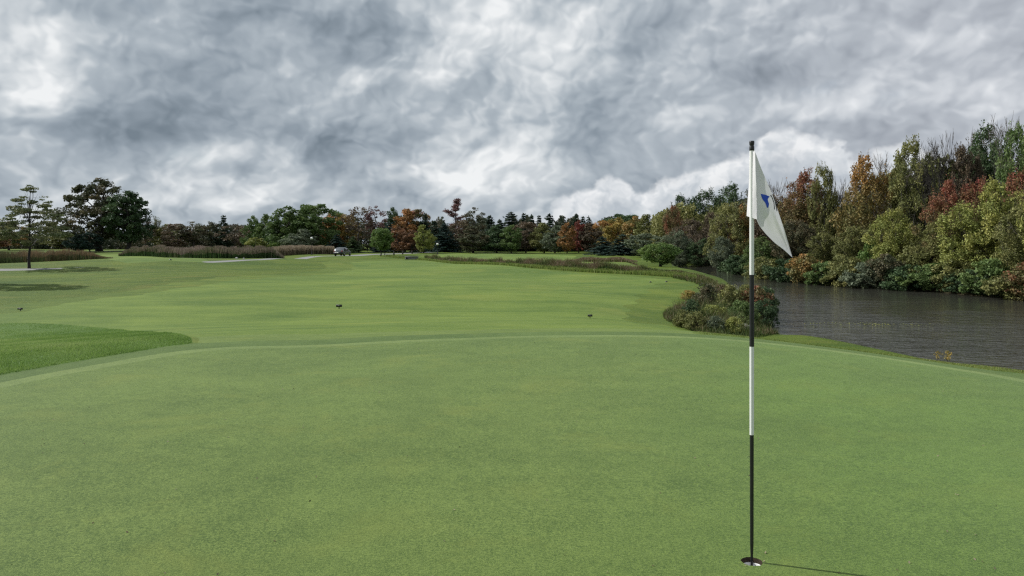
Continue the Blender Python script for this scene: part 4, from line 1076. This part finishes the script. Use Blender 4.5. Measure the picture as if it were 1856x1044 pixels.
# hoist panel: from the sleeve edge behind-left of the pole to the crease nearest the camera
HL = [(1358.4,274.5),(1357.6,310),(1356.8,340),(1354.6,368),(1353.2,391.5)]
HC = [(1368.6,274.5),(1369.2,310),(1371,340),(1372.8,368),(1371.2,397.5)]
TOP = [(1368.6,274.5),(1378,301),(1392,334),(1400,352),(1410.5,383),(1424,424),(1436.5,467)]
BOT = [(1371.2,397.5),(1376,409),(1388,424),(1404,440),(1420,452),(1436.5,467)]
def fold(s, t):      # depth of the free panel, metres from the pole axis (minus = towards the camera)
    return -0.034+0.13*s+0.020*math.sin(s*8.0+t*2.5)*s+0.013*math.sin(t*7+s*5)*(s*(1-s))*4+.005*math.sin(t*13-s*9)*s
def panel_pt(s, t):
    # ruled between hoist crease and tip; top edge and bottom edge meet at the fly corner
    a = curve(TOP, s); b = curve(BOT, s); p = a*(1-t)+b*t
    return fpx(p[0], p[1], fold(s, t))
ns, ntt = 36, 24
V = []; Fc = []
for i in range(ns+1):
    for j in range(ntt+1): V.append(inv @ panel_pt(i/ns*.995, j/ntt))
for i in range(ns):
    for j in range(ntt):
        a = i*(ntt+1)+j; Fc.append((a, a+1, a+ntt+2, a+ntt+1))
g = Geo(); g.add(V, Fc)
# hoist sleeve: closed round the pole, front panel bulging towards the camera and back panel behind the pole
V = []; Fc = []
nu, nv = 12, 24
for j in range(nv+1):
    v = j/nv; l = curve(HL, v); c = curve(HC, v)
    for i in range(nu+1):
        u = i/nu; p = l*(1-u)+c*u
        d = .030*(1-u)-.034*u-.006*math.sin(u*PI)+.004*math.sin(v*5+u*3)
        V.append(inv @ fpx(p[0], p[1], d))
for j in range(nv):
    for i in range(nu):
        a = j*(nu+1)+i; Fc.append((a, a+1, a+nu+2, a+nu+1))
g.add(V, Fc)
V = []; Fc = []
for j in range(nv+1):
    v = j/nv; l = curve(HL, v); c = curve(HC, v)
    for i in range(5):
        u = i/4; p = l*(1-u)+c*u
        d = .030+.016*math.sin(u*PI)-.002*u*0-(.062*u if v > .02 else .062*u)
        d = max(d, -.03) if u < 1 else -.0335
        d = .030*(1-u)+.0*u+.018*math.sin(u*PI)-.0335*u if u < 1 else -.0335
        V.append(inv @ fpx(p[0]*.999+c[0]*.001, p[1], d+.0008))
for j in range(nv):
    for i in range(4):
        a = j*5+i; Fc.append((a+1, a, a+5, a+6))
g.add(V, Fc)
flag = g.build('flag', M['cloth'], fs, True)
# emblem printed on the free panel (picture coordinates -> panel surface)
def on_panel(px, py, lift=.0016):
    best = None
    s = .4; t = .4
    for it in range(60):
        p0 = curve(TOP, s)*(1-t)+curve(BOT, s)*t
        e = np.array([px, py])-p0
        h = 1e-3
        ps = curve(TOP, s+h)*(1-t)+curve(BOT, s+h)*t-p0; pt = curve(TOP, s)*(1-t-h)+curve(BOT, s)*(t+h)-p0
        J = np.stack([ps/h, pt/h], 1)
        try: d = np.linalg.solve(J, e)
        except Exception: break
        s = min(max(s+.6*d[0], 0), .99); t = min(max(t+.6*d[1], 0), 1)
    return inv @ fpx(px, py, fold(s, t)-lift)
def print_on(name, polys, mat):
    bm = bmesh.new()
    for P in polys:
        # subdivide the outline and fill as a fan of strips so that it follows the cloth
        c = np.mean(P, 0); rings = [0.0, .5, 1.0]; n = len(P)
        pc = bm.verts.new(on_panel(*c)); prev = None
        for rr in (.5, 1.0):
            cur = [bm.verts.new(on_panel(*(c+(np.array(q)-c)*rr))) for q in P]
            for i in range(n):
                k = (i+1) % n
                if prev is None: bm.faces.new((pc, cur[i], cur[k]))
                else: bm.faces.new((prev[i], cur[i], cur[k], prev[k]))
            prev = cur
    me = bpy.data.meshes.new(name); bm.to_mesh(me); bm.free(); me.materials.append(mat)
    return link(name, me, flag)
def z8(P): return [(1280+x/3.868, 230+y/3.868) for x, y in P]
print_on('emblem', [z8([(383,469),(412,475),(445,487),(436,496),(431,508),(436,525),(441,540),(438,556),(433,570),(425,562),(420,545),(412,528),(398,512),(390,495)])], M['blue'])
print_on('lettering', [z8([(449,480),(456,474),(462,490),(455,492)]), z8([(458,492),(464,490),(478,530),(470,528)]), z8([(463,472),(468,474),(492,540),(485,536)]),
                       z8([(472,530),(478,528),(482,575),(476,582)]), z8([(480,520),(486,522),(500,588),(494,592)])], M['greyprint'])
g = Geo()
for k, y in enumerate((278.5, 283, 287.5, 292, 297, 302.5, 308)):
    u = .42; l = curve(HL, (y-274.5)/117); c = curve(HC, (y-274.5)/117); p = l*(1-u)+c*u
    d = .030*(1-u)-.034*u-.006*math.sin(u*PI)+.004*math.sin((y-274.5)/117*5+u*3)-.0018
    a = inv @ fpx(p[0]-.9, y-.8, d+.0018); b = inv @ fpx(p[0]+.9, y-.8, d-.003); c2 = inv @ fpx(p[0]+.9, y+.8, d-.003); e = inv @ fpx(p[0]-.9, y+.8, d+.0018)
    g.add([a, b, c2, e], [(0, 1, 2, 3)])
g.build('stitched_mark', M['greyprint'], flag)
# the cup in the green
cup = empty('hole_cup', (HOLE[0], HOLE[1], HZ)); tag(cup, 'golf hole in the green with a raw soil rim above a white cup liner', 'golf hole')
g = Geo(); prof = []
V = []; Fc = []
for lev, (rk, z) in enumerate(((1, .0), (.985, -.012), (.995, -.026))):
    for k in range(nseg):
        a = 2*PI*k/nseg; rr = HR*(1+0.02*math.sin(5*a)+0.015*math.sin(11*a+1))*(rk if lev == 0 else rk*(1+.012*math.sin(7*a+lev)))
        V.append((rr*math.cos(a), rr*math.sin(a), z))
for lev in range(2):
    for k in range(nseg):
        k2 = (k+1) % nseg; Fc.append((lev*nseg+k, lev*nseg+k2, (lev+1)*nseg+k2, (lev+1)*nseg+k))
g.add(V, Fc); g.build('soil_rim', M['soil'], cup)
g = Geo(); g.lathe([(HR*1.03, -.0262), (HR*.97, -.0258), (HR*.955, -.028), (HR*.955, -.125), (.02, -.126)], 40); g.build('liner', M['cup_liner'], cup, True)

# ------------------------------------------------------------------ small things on the course
def ground_at(px, py):
    x, y = pix(px, py); return x, y, tz(x, y)
# low black signs on stakes
signs = [(614.5,559.5,10.5,7.5,'small black sign on a stake in the middle of the fairway'),
         (1069.5,576.5,8.5,6.5,'small black sign on a stake on the right of the fairway, before the shrub clump'),
         (36.5,563.5,8.5,5.5,'small black sign on a stake at the left edge of the fairway')]
for px, py, w, h, lb in signs:
    x, y, z = ground_at(px, py); W = w/F*y; Hh = h/F*y
    e = empty('ground_sign', (x, y, z), .12); tag(e, lb, 'sign', 'low black signs on the fairway')
    g = Geo()
    # tilted board with rounded upper corners
    pr = [(-.5,.42),(.5,.42),(.5,.93),(.44,1.0),(-.44,1.0),(-.5,.93)]
    V = [(a*W, -.02+.10*(b-.42)*Hh-.0, b*Hh) for a, b in pr]+[(a*W, .012+.10*(b-.42)*Hh, b*Hh) for a, b in pr]
    n = len(pr); g.add(V, [tuple(range(n)), tuple(range(2*n-1, n-1, -1))]+[((i+1) % n, i, n+i, n+(i+1) % n) for i in range(n)])
    g.build('board', M['black_plastic'], e)
    g = Geo(); g.box((.02*W, -.0235+.03*Hh, .74*Hh), (.34*W, .004, .28*Hh)); g.build('sign_face', M['grey_plastic'], e)
    g = Geo(); g.box((0, .02, .22*Hh-.03), (.16*W, .02, .5*Hh+.06), taper=.9); g.build('stake', M['black_plastic'], e)
for px, py, lb in ((1179,512.0,'left one of two dark tee markers near the weed strip'), (1208,511.2,'right one of two dark tee markers near the weed strip'), (309,471.5,'small dark drain cap on the pale lawn left of the road')):
    x, y, z = ground_at(px, py); s = 4.2/F*y/2
    e = empty('tee_marker', (x, y, z)); tag(e, lb, 'marker')
    g = Geo(); g.lathe([(.001, 0), (s, 0), (s*.95, s*.35), (s*.7, s*.75), (s*.3, s*.98), (.001, s)], 14); g.build('cap', M['black_plastic'], e, True)
    g = Geo(); g.lathe([(s*.98, -.04), (s*1.08, -.02), (s*1.08, .02), (s*.9, .03)], 14); g.build('base_ring', M['timber'], e, True)
# street lamps with white globes
for px, D, top, lb in ((565,163,429.5,'black lamp post with a white globe beside the road, in front of the pale reeds'), (793,178,440.5,'distant white-globed lamp post by the dark conifers at the end of the road')):
    x = (px-CX)/F*D; z = tz(x, D); h = EYE+(HY-top)/F*D-z
    e = empty('street_lamp', (x, D, z)); tag(e, lb, 'street lamp', 'globe lamps along the road')
    g = Geo(); g.lathe([(.001, -.1), (.17, -.1), (.17, .12), (.13, .2), (.10, .7), (.06, .8), (.05, h-.62), (.09, h-.58), (.11, h-.52), (.001, h-.52)], 12); g.build('post', M['black_paint'], e, True)
    g = Geo(); R_ = .27; g.lathe([(R_*math.sin(a)+.001, h-R_-R_*math.cos(a)) for a in np.linspace(0, PI, 12)], 16); g.build('globe', M['globe'], e, True)
# pale stones by the road
for px, py, s, lb in ((429,467.5,5.5,'larger pale stone at the foot of the mauve reeds by the road'), (442,467.8,4,'smaller pale stone right of the larger one at the foot of the reeds'), (568.5,464.3,3.2,'pale stone at the foot of the lamp post')):
    x, y, z = ground_at(px, py+1.5)
    r_ = s/F*y/2; bm = bmesh.new(); bmesh.ops.create_icosphere(bm, subdivisions=3, radius=r_)
    for v in bm.verts:
        v.co *= 1+.18*math.sin(v.co.x*9/r_*.4+px)*math.cos(v.co.y*7/r_*.4)+random.uniform(-.05, .05); v.co.z *= .65
    me = bpy.data.meshes.new('boulder'); bm.to_mesh(me); bm.free(); me.materials.append(M['stone'])
    o = link('boulder', me, loc=(x, y, z+r_*.3)); tag(o, lb, 'stone', 'pale stones by the road')
# dark posts beside the road
for i, (px, py, h) in enumerate(((714,463.0,7.5),(730,461.2,6.5),(747,459.6,5.5),(763,459.0,5.5))):
    x, y, z = ground_at(px, py); w = 2.2/F*y
    e = empty('bollard', (x, y, z)); tag(e, ['dark wooden post beside the road, nearest the round green maple','dark wooden post beside the road, second from the round green maple','dark wooden post beside the road, third from the round green maple','dark wooden post beside the road, farthest from the round green maple'][i], 'post', 'dark posts along the road')
    g = Geo(); H_ = h/F*y; g.box((0, 0, H_*.45-.05), (w, w, H_*.9+.1)); g.build('post', M['timber'], e)
    g = Geo(); g.box((0, 0, H_*.94), (w*1.15, w*1.15, H_*.08), taper=.7); g.build('cap', M['timber'], e)
# stone culvert right of the maple
x, y, z = ground_at(746, 470.5)
e = empty('culvert', (x, y, z), -.15); tag(e, 'low grey stone culvert with a dark mouth, right of the round green maple', 'culvert')
g = Geo(); L = 23/F*y; h = 5.5/F*y
for k in range(7):
    for j in range(2):
        g.box((-L/2+L*(k+.5)/7+(j*.06-.03), random.uniform(-.03, .03), h*(.25+.45*j)), (L/7*.96, .5, h*.44))
g.build('wall', M['wall_stone'], e)
g = Geo(); g.box((0, 0, h*.97), (L*1.03, .62, h*.10)); g.build('coping', M['wall_stone'], e)
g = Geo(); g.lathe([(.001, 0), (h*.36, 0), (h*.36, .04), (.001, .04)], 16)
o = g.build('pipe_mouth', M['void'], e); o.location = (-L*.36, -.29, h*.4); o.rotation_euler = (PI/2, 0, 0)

# silver car on the road, seen from behind
x, y, z = ground_at(617.5, 464.2)
car = empty('parked_car', (x, y+1.8, z), -0.16); tag(car, 'silver car on the road seen from behind, dark lower bumper and rear window', 'car')
cs = 1.12
car.scale = (cs, cs, cs)
def body_mesh():
    # cross sections along the length (local y, rear = -2.1): half width, floor, shoulder, roof half width, roof height
    secs = [(-2.12,.80,.42,.86,.60,1.00),(-2.06,.88,.34,.93,.66,1.12),(-1.75,.90,.30,.96,.68,1.44),(-1.2,.91,.28,.97,.70,1.54),(-.2,.91,.28,.97,.70,1.56),(.45,.91,.28,.96,.66,1.46),(1.15,.90,.28,.94,.72,1.00),(1.9,.86,.32,.86,.70,.88),(2.15,.76,.40,.74,.60,.78)]
    V = []; Fc = []
    for yy, w, f, s, rw, rh in secs:
        V += [(-w*.9, yy, f), (-w, yy, f+.15), (-w, yy, s-.12), (-w*.97, yy, s), (-rw, yy, rh-.05), (-rw*.8, yy, rh), (rw*.8, yy, rh), (rw, yy, rh-.05), (w*.97, yy, s), (w, yy, s-.12), (w, yy, f+.15), (w*.9, yy, f)]
    n = 12
    for i in range(len(secs)-1):
        for k in range(n): Fc.append((i*n+k, i*n+(k+1) % n, (i+1)*n+(k+1) % n, (i+1)*n+k))
    Fc.append(tuple(range(n))); Fc.append(tuple(reversed([(len(secs)-1)*n+k for k in range(n)])))
    g = Geo(); g.add(V, Fc); return g
g = body_mesh(); bo = g.build('body', M['car_paint'], car, True)
bm = bmesh.new(); bm.from_mesh(bo.data); bmesh.ops.recalc_face_normals(bm, faces=bm.faces); bm.to_mesh(bo.data); bm.free()
g = Geo(); g.add([(-.62, -2.085, 1.02), (.62, -2.085, 1.02), (.56, -1.80, 1.40), (-.56, -1.80, 1.40), (-.62, -2.03, 1.02), (.62, -2.03, 1.02), (.56, -1.75, 1.36), (-.56, -1.75, 1.36)], [(0,1,2,3),(7,6,5,4),(0,4,5,1),(1,5,6,2),(2,6,7,3),(3,7,4,0)]); g.build('rear_window', M['car_glass'], car)
for s in (-1, 1):
    g = Geo(); P = [(-1.45, 1.0), (.75, 1.0), (.30, 1.40), (-1.2, 1.45)]
    V = [(s*(.935 if b < 1.2 else .72), a, b) for a, b in P]+[(s*(.90 if b < 1.2 else .69), a, b) for a, b in P]
    g.add(V, [(0,1,2,3),(7,6,5,4),(0,4,5,1),(1,5,6,2),(2,6,7,3),(3,7,4,0)]); g.build('side_window', M['car_glass'], car)
    g = Geo(); g.box((s*.74, -2.10, .90), (.22, .10, .22)); g.build('tail_light', M['tail'], car)
    for yy in (-1.35, 1.35):
        g = Geo(); g.lathe([(.001, -.1), (.20, -.1), (.31, -.11), (.335, -.07), (.335, .07), (.31, .11), (.20, .1), (.001, .1)], 20)
        w = g.build('wheel', M['tyre'], car, True); w.location = (s*.83, yy, .335); w.rotation_euler = (0, PI/2, 0)
        g = Geo(); g.lathe([(.001, .115), (.19, .115), (.205, .09), (.205, -.09), (.19, -.115), (.001, -.115)], 16); g.build('rim', M['rim'], w, True)
g = Geo(); g.box((0, -2.14, .54), (1.70, .16, .46)); g.build('bumper', M['car_trim'], car)
g = Geo(); g.box((0, -2.215, .62), (.46, .02, .13)); g.build('licence_plate', M['plate'], car)

# ------------------------------------------------------------------ world: sky with a broken cloud deck
w = bpy.data.worlds.new('World'); sc.world = w; w.use_nodes = True
nt = w.node_tree; nt.nodes.clear(); N = NT(nt)
out = N.n('ShaderNodeOutputWorld')
sky = N.n('ShaderNodeTexSky', sky_type='NISHITA'); sky.sun_disc = False
sky.sun_elevation = SUN_EL; sky.sun_rotation = math.atan2(SUN_AZ[0], SUN_AZ[1])
bg1 = N.n('ShaderNodeBackground'); nt.links.new(sky.outputs[0], bg1.inputs[0]); bg1.inputs[1].default_value = 0.09
dirv = N.n('ShaderNodeTexCoord').outputs['Generated']
sep = N.n('ShaderNodeSeparateXYZ'); nt.links.new(dirv, sep.inputs[0])
dx, dy, dz = sep.outputs
az = N.math('ARCTAN2', dx, dy); el = N.math('ARCSINE', dz)
den = N.math('ADD', N.math('MAXIMUM', dz, 0.0), 0.42)
deck = N.comb(N.math('DIVIDE', dx, den), N.math('DIVIDE', dy, den), 0.0)
_, wcol = N.noise(deck, 3.2, 4, 0.55)
sp2 = N.n('ShaderNodeSeparateColor'); nt.links.new(wcol, sp2.inputs[0])
_, wc2 = N.noise(N.comb(az, N.math('MULTIPLY', el, 1.5), 3.0), 14.0, 3, 0.5)
sp3 = N.n('ShaderNodeSeparateColor'); nt.links.new(wc2, sp3.inputs[0])
def wob(a, i, k1, k2):
    a = N.math('ADD', a, N.math('MULTIPLY', N.math('SUBTRACT', sp2.outputs[i], 0.5), k1))
    return N.math('ADD', a, N.math('MULTIPLY', N.math('SUBTRACT', sp3.outputs[i], 0.5), k2))
waz = wob(az, 0, 0.14, 0.05); wel = wob(el, 1, 0.07, 0.04)
def ae(px, py):
    u, v = (px-CX)/F, (HY-py)/F
    return math.atan(u), math.atan(v/math.sqrt(1+u*u))
blobs = [ # px, py, half widths in px, strength
 (60,180,58,48,.34),(40,60,90,45,.22),(500,280,48,36,.28),(385,285,36,22,.30),(800,90,110,70,.16),(840,305,90,45,.34),(645,140,30,20,.2),
 (530,352,120,30,.22),(250,380,150,26,.12),(960,250,55,110,.16),(1010,60,90,80,.2),(1480,185,160,34,.12),(880,30,90,50,.22),(1260,140,90,70,.10),(490,55,50,25,.2),(100,300,110,32,.08),
 (605,262,120,66,-.19),(340,230,160,55,-.18),(150,230,110,50,-.20),(580,45,160,45,-.24),(430,315,100,26,-.12),(1070,205,80,62,-.24),(1350,130,90,55,-.18),(1180,70,80,50,-.12),
 (1610,110,220,30,-.10),(1570,215,130,24,-.14),(720,345,90,24,-.14),(300,90,170,60,-.06),(1720,60,120,40,.06),(890,150,40,40,-.1),(1750,180,140,40,.08)]
val = None
for px, py, sx, sy, a in blobs:
    A_, E_ = ae(px, py); sx_ = sx/F*1.05; sy_ = sy/F*1.05
    u = N.math('MULTIPLY', N.math('SUBTRACT', waz, A_), 1/sx_); v = N.math('MULTIPLY', N.math('SUBTRACT', wel, E_), 1/sy_)
    r2 = N.math('ADD', N.math('MULTIPLY', u, u), N.math('MULTIPLY', v, v))
    gs = N.math('MULTIPLY', N.math('POWER', 2.718, N.math('MULTIPLY', r2, -1.0)), a)
    val = gs if val is None else N.math('ADD', val, gs)
def puff(x, y, z, scale, detail):
    vo = N.n('ShaderNodeTexVoronoi', feature='SMOOTH_F1', voronoi_dimensions='2D', normalize=True)
    N.put(vo.inputs['Vector'], N.comb(N.math('ADD', x, z), y, 0.0)); vo.inputs['Scale'].default_value = scale; vo.inputs['Detail'].default_value = detail
    vo.inputs['Roughness'].default_value = 0.55; vo.inputs['Lacunarity'].default_value = 2.1; vo.inputs['Smoothness'].default_value = 0.3
    return N.lin(vo.outputs['Distance'], 0.05, 0.62, 1.0, 0.0)
n1, _ = N.noise(deck, 3.4, 7, 0.55, 0.0)
_, wc5 = N.noise(N.comb(az, N.math('MULTIPLY', el, 1.2), 21.0), 26.0, 2, 0.5)
sp5 = N.n('ShaderNodeSeparateColor'); nt.links.new(wc5, sp5.inputs[0])
paz = N.math('ADD', N.math('ADD', az, N.math('MULTIPLY', N.math('SUBTRACT', sp2.outputs[0], .5), .10)), N.math('MULTIPLY', N.math('SUBTRACT', sp5.outputs[0], .5), .022))
pel = N.math('MULTIPLY', N.math('ADD', N.math('ADD', el, N.math('MULTIPLY', N.math('SUBTRACT', sp2.outputs[1], .5), .06)), N.math('MULTIPLY', N.math('SUBTRACT', sp5.outputs[1], .5), .020)), 1.08)
u1 = puff(paz, pel, 0.3, 6.5, 3); u1b = puff(N.math('ADD', paz, -.012), N.math('ADD', pel, .018), 0.3, 6.5, 3)
u2 = puff(paz, pel, 5.3, 17.0, 2); u2b = puff(N.math('ADD', paz, -.005), N.math('ADD', pel, .008), 5.3, 17.0, 2)
n2, _ = N.noise(N.comb(paz, pel, 2.0), 5.0, 6, 0.55, 0.0)
n4, _ = N.noise(N.comb(paz, pel, 11.0), 60.0, 5, 0.55, 0.0)
rel = N.math('ADD', N.math('MULTIPLY', N.math('SUBTRACT', u1, u1b), 0.75), N.math('MULTIPLY', N.math('SUBTRACT', u2, u2b), 0.50))
val = N.math('ADD', N.math('MULTIPLY', val, 1.75), 0.50)
val = N.math('ADD', val, rel)
val = N.math('ADD', val, N.math('MULTIPLY', N.math('SUBTRACT', n1, 0.5), 0.5))
val = N.math('ADD', val, N.math('MULTIPLY', N.math('SUBTRACT', n2, 0.5), 0.55))
val = N.math('ADD', val, N.math('MULTIPLY', N.math('SUBTRACT', u1, 0.5), 0.26))
val = N.math('ADD', val, N.math('MULTIPLY', N.math('SUBTRACT', u2, 0.5), 0.10))
val = N.math('ADD', val, N.math('MULTIPLY', N.math('SUBTRACT', n4, 0.5), 0.07))
val = N.lin(val, -0.12, 1.08, 0.0, 1.0)
cool = N.ramp(val, [(0.0,(0.18,0.225,0.27)),(0.28,(0.285,0.338,0.392)),(0.55,(0.42,0.475,0.525)),(0.8,(0.645,0.685,0.715)),(1.0,(0.87,0.89,0.90))])
warm = N.ramp(val, [(0.0,(0.24,0.265,0.305)),(0.3,(0.36,0.39,0.44)),(0.55,(0.48,0.515,0.565)),(0.8,(0.66,0.69,0.73)),(1.0,(0.86,0.88,0.90))])
hue = N.smooth(az, 0.05, 0.6)
ccol = N.mix(hue, cool, warm)
# far cumulus bank on the right
fc = N.n('ShaderNodeFloatCurve'); cm = fc.mapping; cu = cm.curves[0]
ptsx = [(920,420),(985,385),(1020,352),(1060,340),(1105,316),(1140,330),(1165,345),(1190,330),(1240,312),(1300,292),(1350,272),(1388,240),(1420,226),(1452,236),(1490,250),(1525,258),(1548,285),(1585,264),(1640,262),(1720,290),(1856,330)]
lo, hi = ae(900, 440)[0], ae(1870, 440)[0]
cpts = [(0.0, 0.0)]+[((ae(p, y)[0]-lo)/(hi-lo), ae(p, y)[1]/0.2) for p, y in ptsx]+[(1.0, .2)]
while len(cu.points) < len(cpts): cu.points.new(.5, .5)
for p, c in zip(cu.points, cpts): p.location = c; p.handle_type = 'AUTO'
cm.update()
_, wc3 = N.noise(N.comb(az, N.math('MULTIPLY', el, 1.2), 9.0), 34.0, 3, 0.5)
sp4 = N.n('ShaderNodeSeparateColor'); nt.links.new(wc3, sp4.inputs[0])
caz = N.math('ADD', az, N.math('MULTIPLY', N.math('SUBTRACT', sp4.outputs[0], .5), .042))
nt.links.new(N.lin(caz, lo, hi, 0, 1), fc.inputs['Value'])
edge = N.math('MULTIPLY', fc.outputs[0], 0.2)
cel = N.math('ADD', el, N.math('MULTIPLY', N.math('SUBTRACT', sp4.outputs[1], .5), .030))
depth = N.math('SUBTRACT', edge, cel)
inside = N.math('MULTIPLY', N.smooth(depth, -0.002, 0.012), N.smooth(az, ae(940, 0)[0], ae(1040, 0)[0]))
n3 = puff(caz, cel, 9.1, 15.0, 3); n3b = puff(N.math('ADD', caz, -.006), N.math('ADD', cel, .010), 9.1, 15.0, 3)
cl = N.math('ADD', N.lin(depth, 0.0, 0.055, 0.97, 0.55), N.math('ADD', N.math('MULTIPLY', N.math('SUBTRACT', n3, .5), .30), N.math('MULTIPLY', N.math('SUBTRACT', n3, n3b), .8)))
ccum = N.ramp(cl, [(0.0,(0.33,0.38,0.44)),(0.4,(0.45,0.50,0.56)),(0.65,(0.62,0.66,0.70)),(0.9,(0.82,0.84,0.86)),(1.0,(0.90,0.91,0.92))])
ccol = N.mix(N.math('MULTIPLY', inside, N.lin(depth, .02, .075, .92, .25)), ccol, ccum)
bg2 = N.n('ShaderNodeBackground'); nt.links.new(ccol, bg2.inputs[0]); bg2.inputs[1].default_value = 1.0
mx = N.n('ShaderNodeMixShader')
# a few thin spots let the blue through
thin = N.math('SUBTRACT', 1.0, N.math('MULTIPLY', N.smooth(N.noise(deck, 2.1, 5, .6)[0], .62, .8), .45))
nt.links.new(thin, mx.inputs[0]); nt.links.new(bg1.outputs[0], mx.inputs[1]); nt.links.new(bg2.outputs[0], mx.inputs[2])
nt.links.new(mx.outputs[0], out.inputs[0])
w.cycles.sampling_method = 'MANUAL'; w.cycles.sample_map_resolution = 256

# sun
sd = bpy.data.lights.new('sun', 'SUN'); sd.energy = 4.6; sd.angle = math.radians(0.6); sd.color = (1.0, 0.98, 0.935)
so = bpy.data.objects.new('sun', sd); COL.objects.link(so)
d = Vector((-SUN_AZ[0]*math.cos(SUN_EL), -SUN_AZ[1]*math.cos(SUN_EL), -math.sin(SUN_EL)))
so.rotation_euler = d.to_track_quat('-Z', 'Y').to_euler(); so.location = (-40, 20, 60)

# camera
cd = bpy.data.cameras.new('camera'); cd.sensor_width = 36; cd.lens = 36*F/1856; cd.shift_y = -(522-HY)/1856
cd.clip_start = 0.05; cd.clip_end = 3000
co = bpy.data.objects.new('camera', cd); COL.objects.link(co); co.location = (0, 0, EYE); co.rotation_euler = (PI/2, 0, 0)
sc.camera = co

sc.view_settings.view_transform = 'Standard'; sc.view_settings.look = 'None'; sc.view_settings.exposure = 0; sc.view_settings.gamma = 1
cy = sc.cycles
cy.max_bounces = 6; cy.diffuse_bounces = 2; cy.glossy_bounces = 3; cy.transmission_bounces = 4; cy.transparent_max_bounces = 4
cy.caustics_reflective = False; cy.caustics_refractive = False
cy.use_denoising = False; cy.filter_width = 1.3; cy.sample_clamp_indirect = 4.0
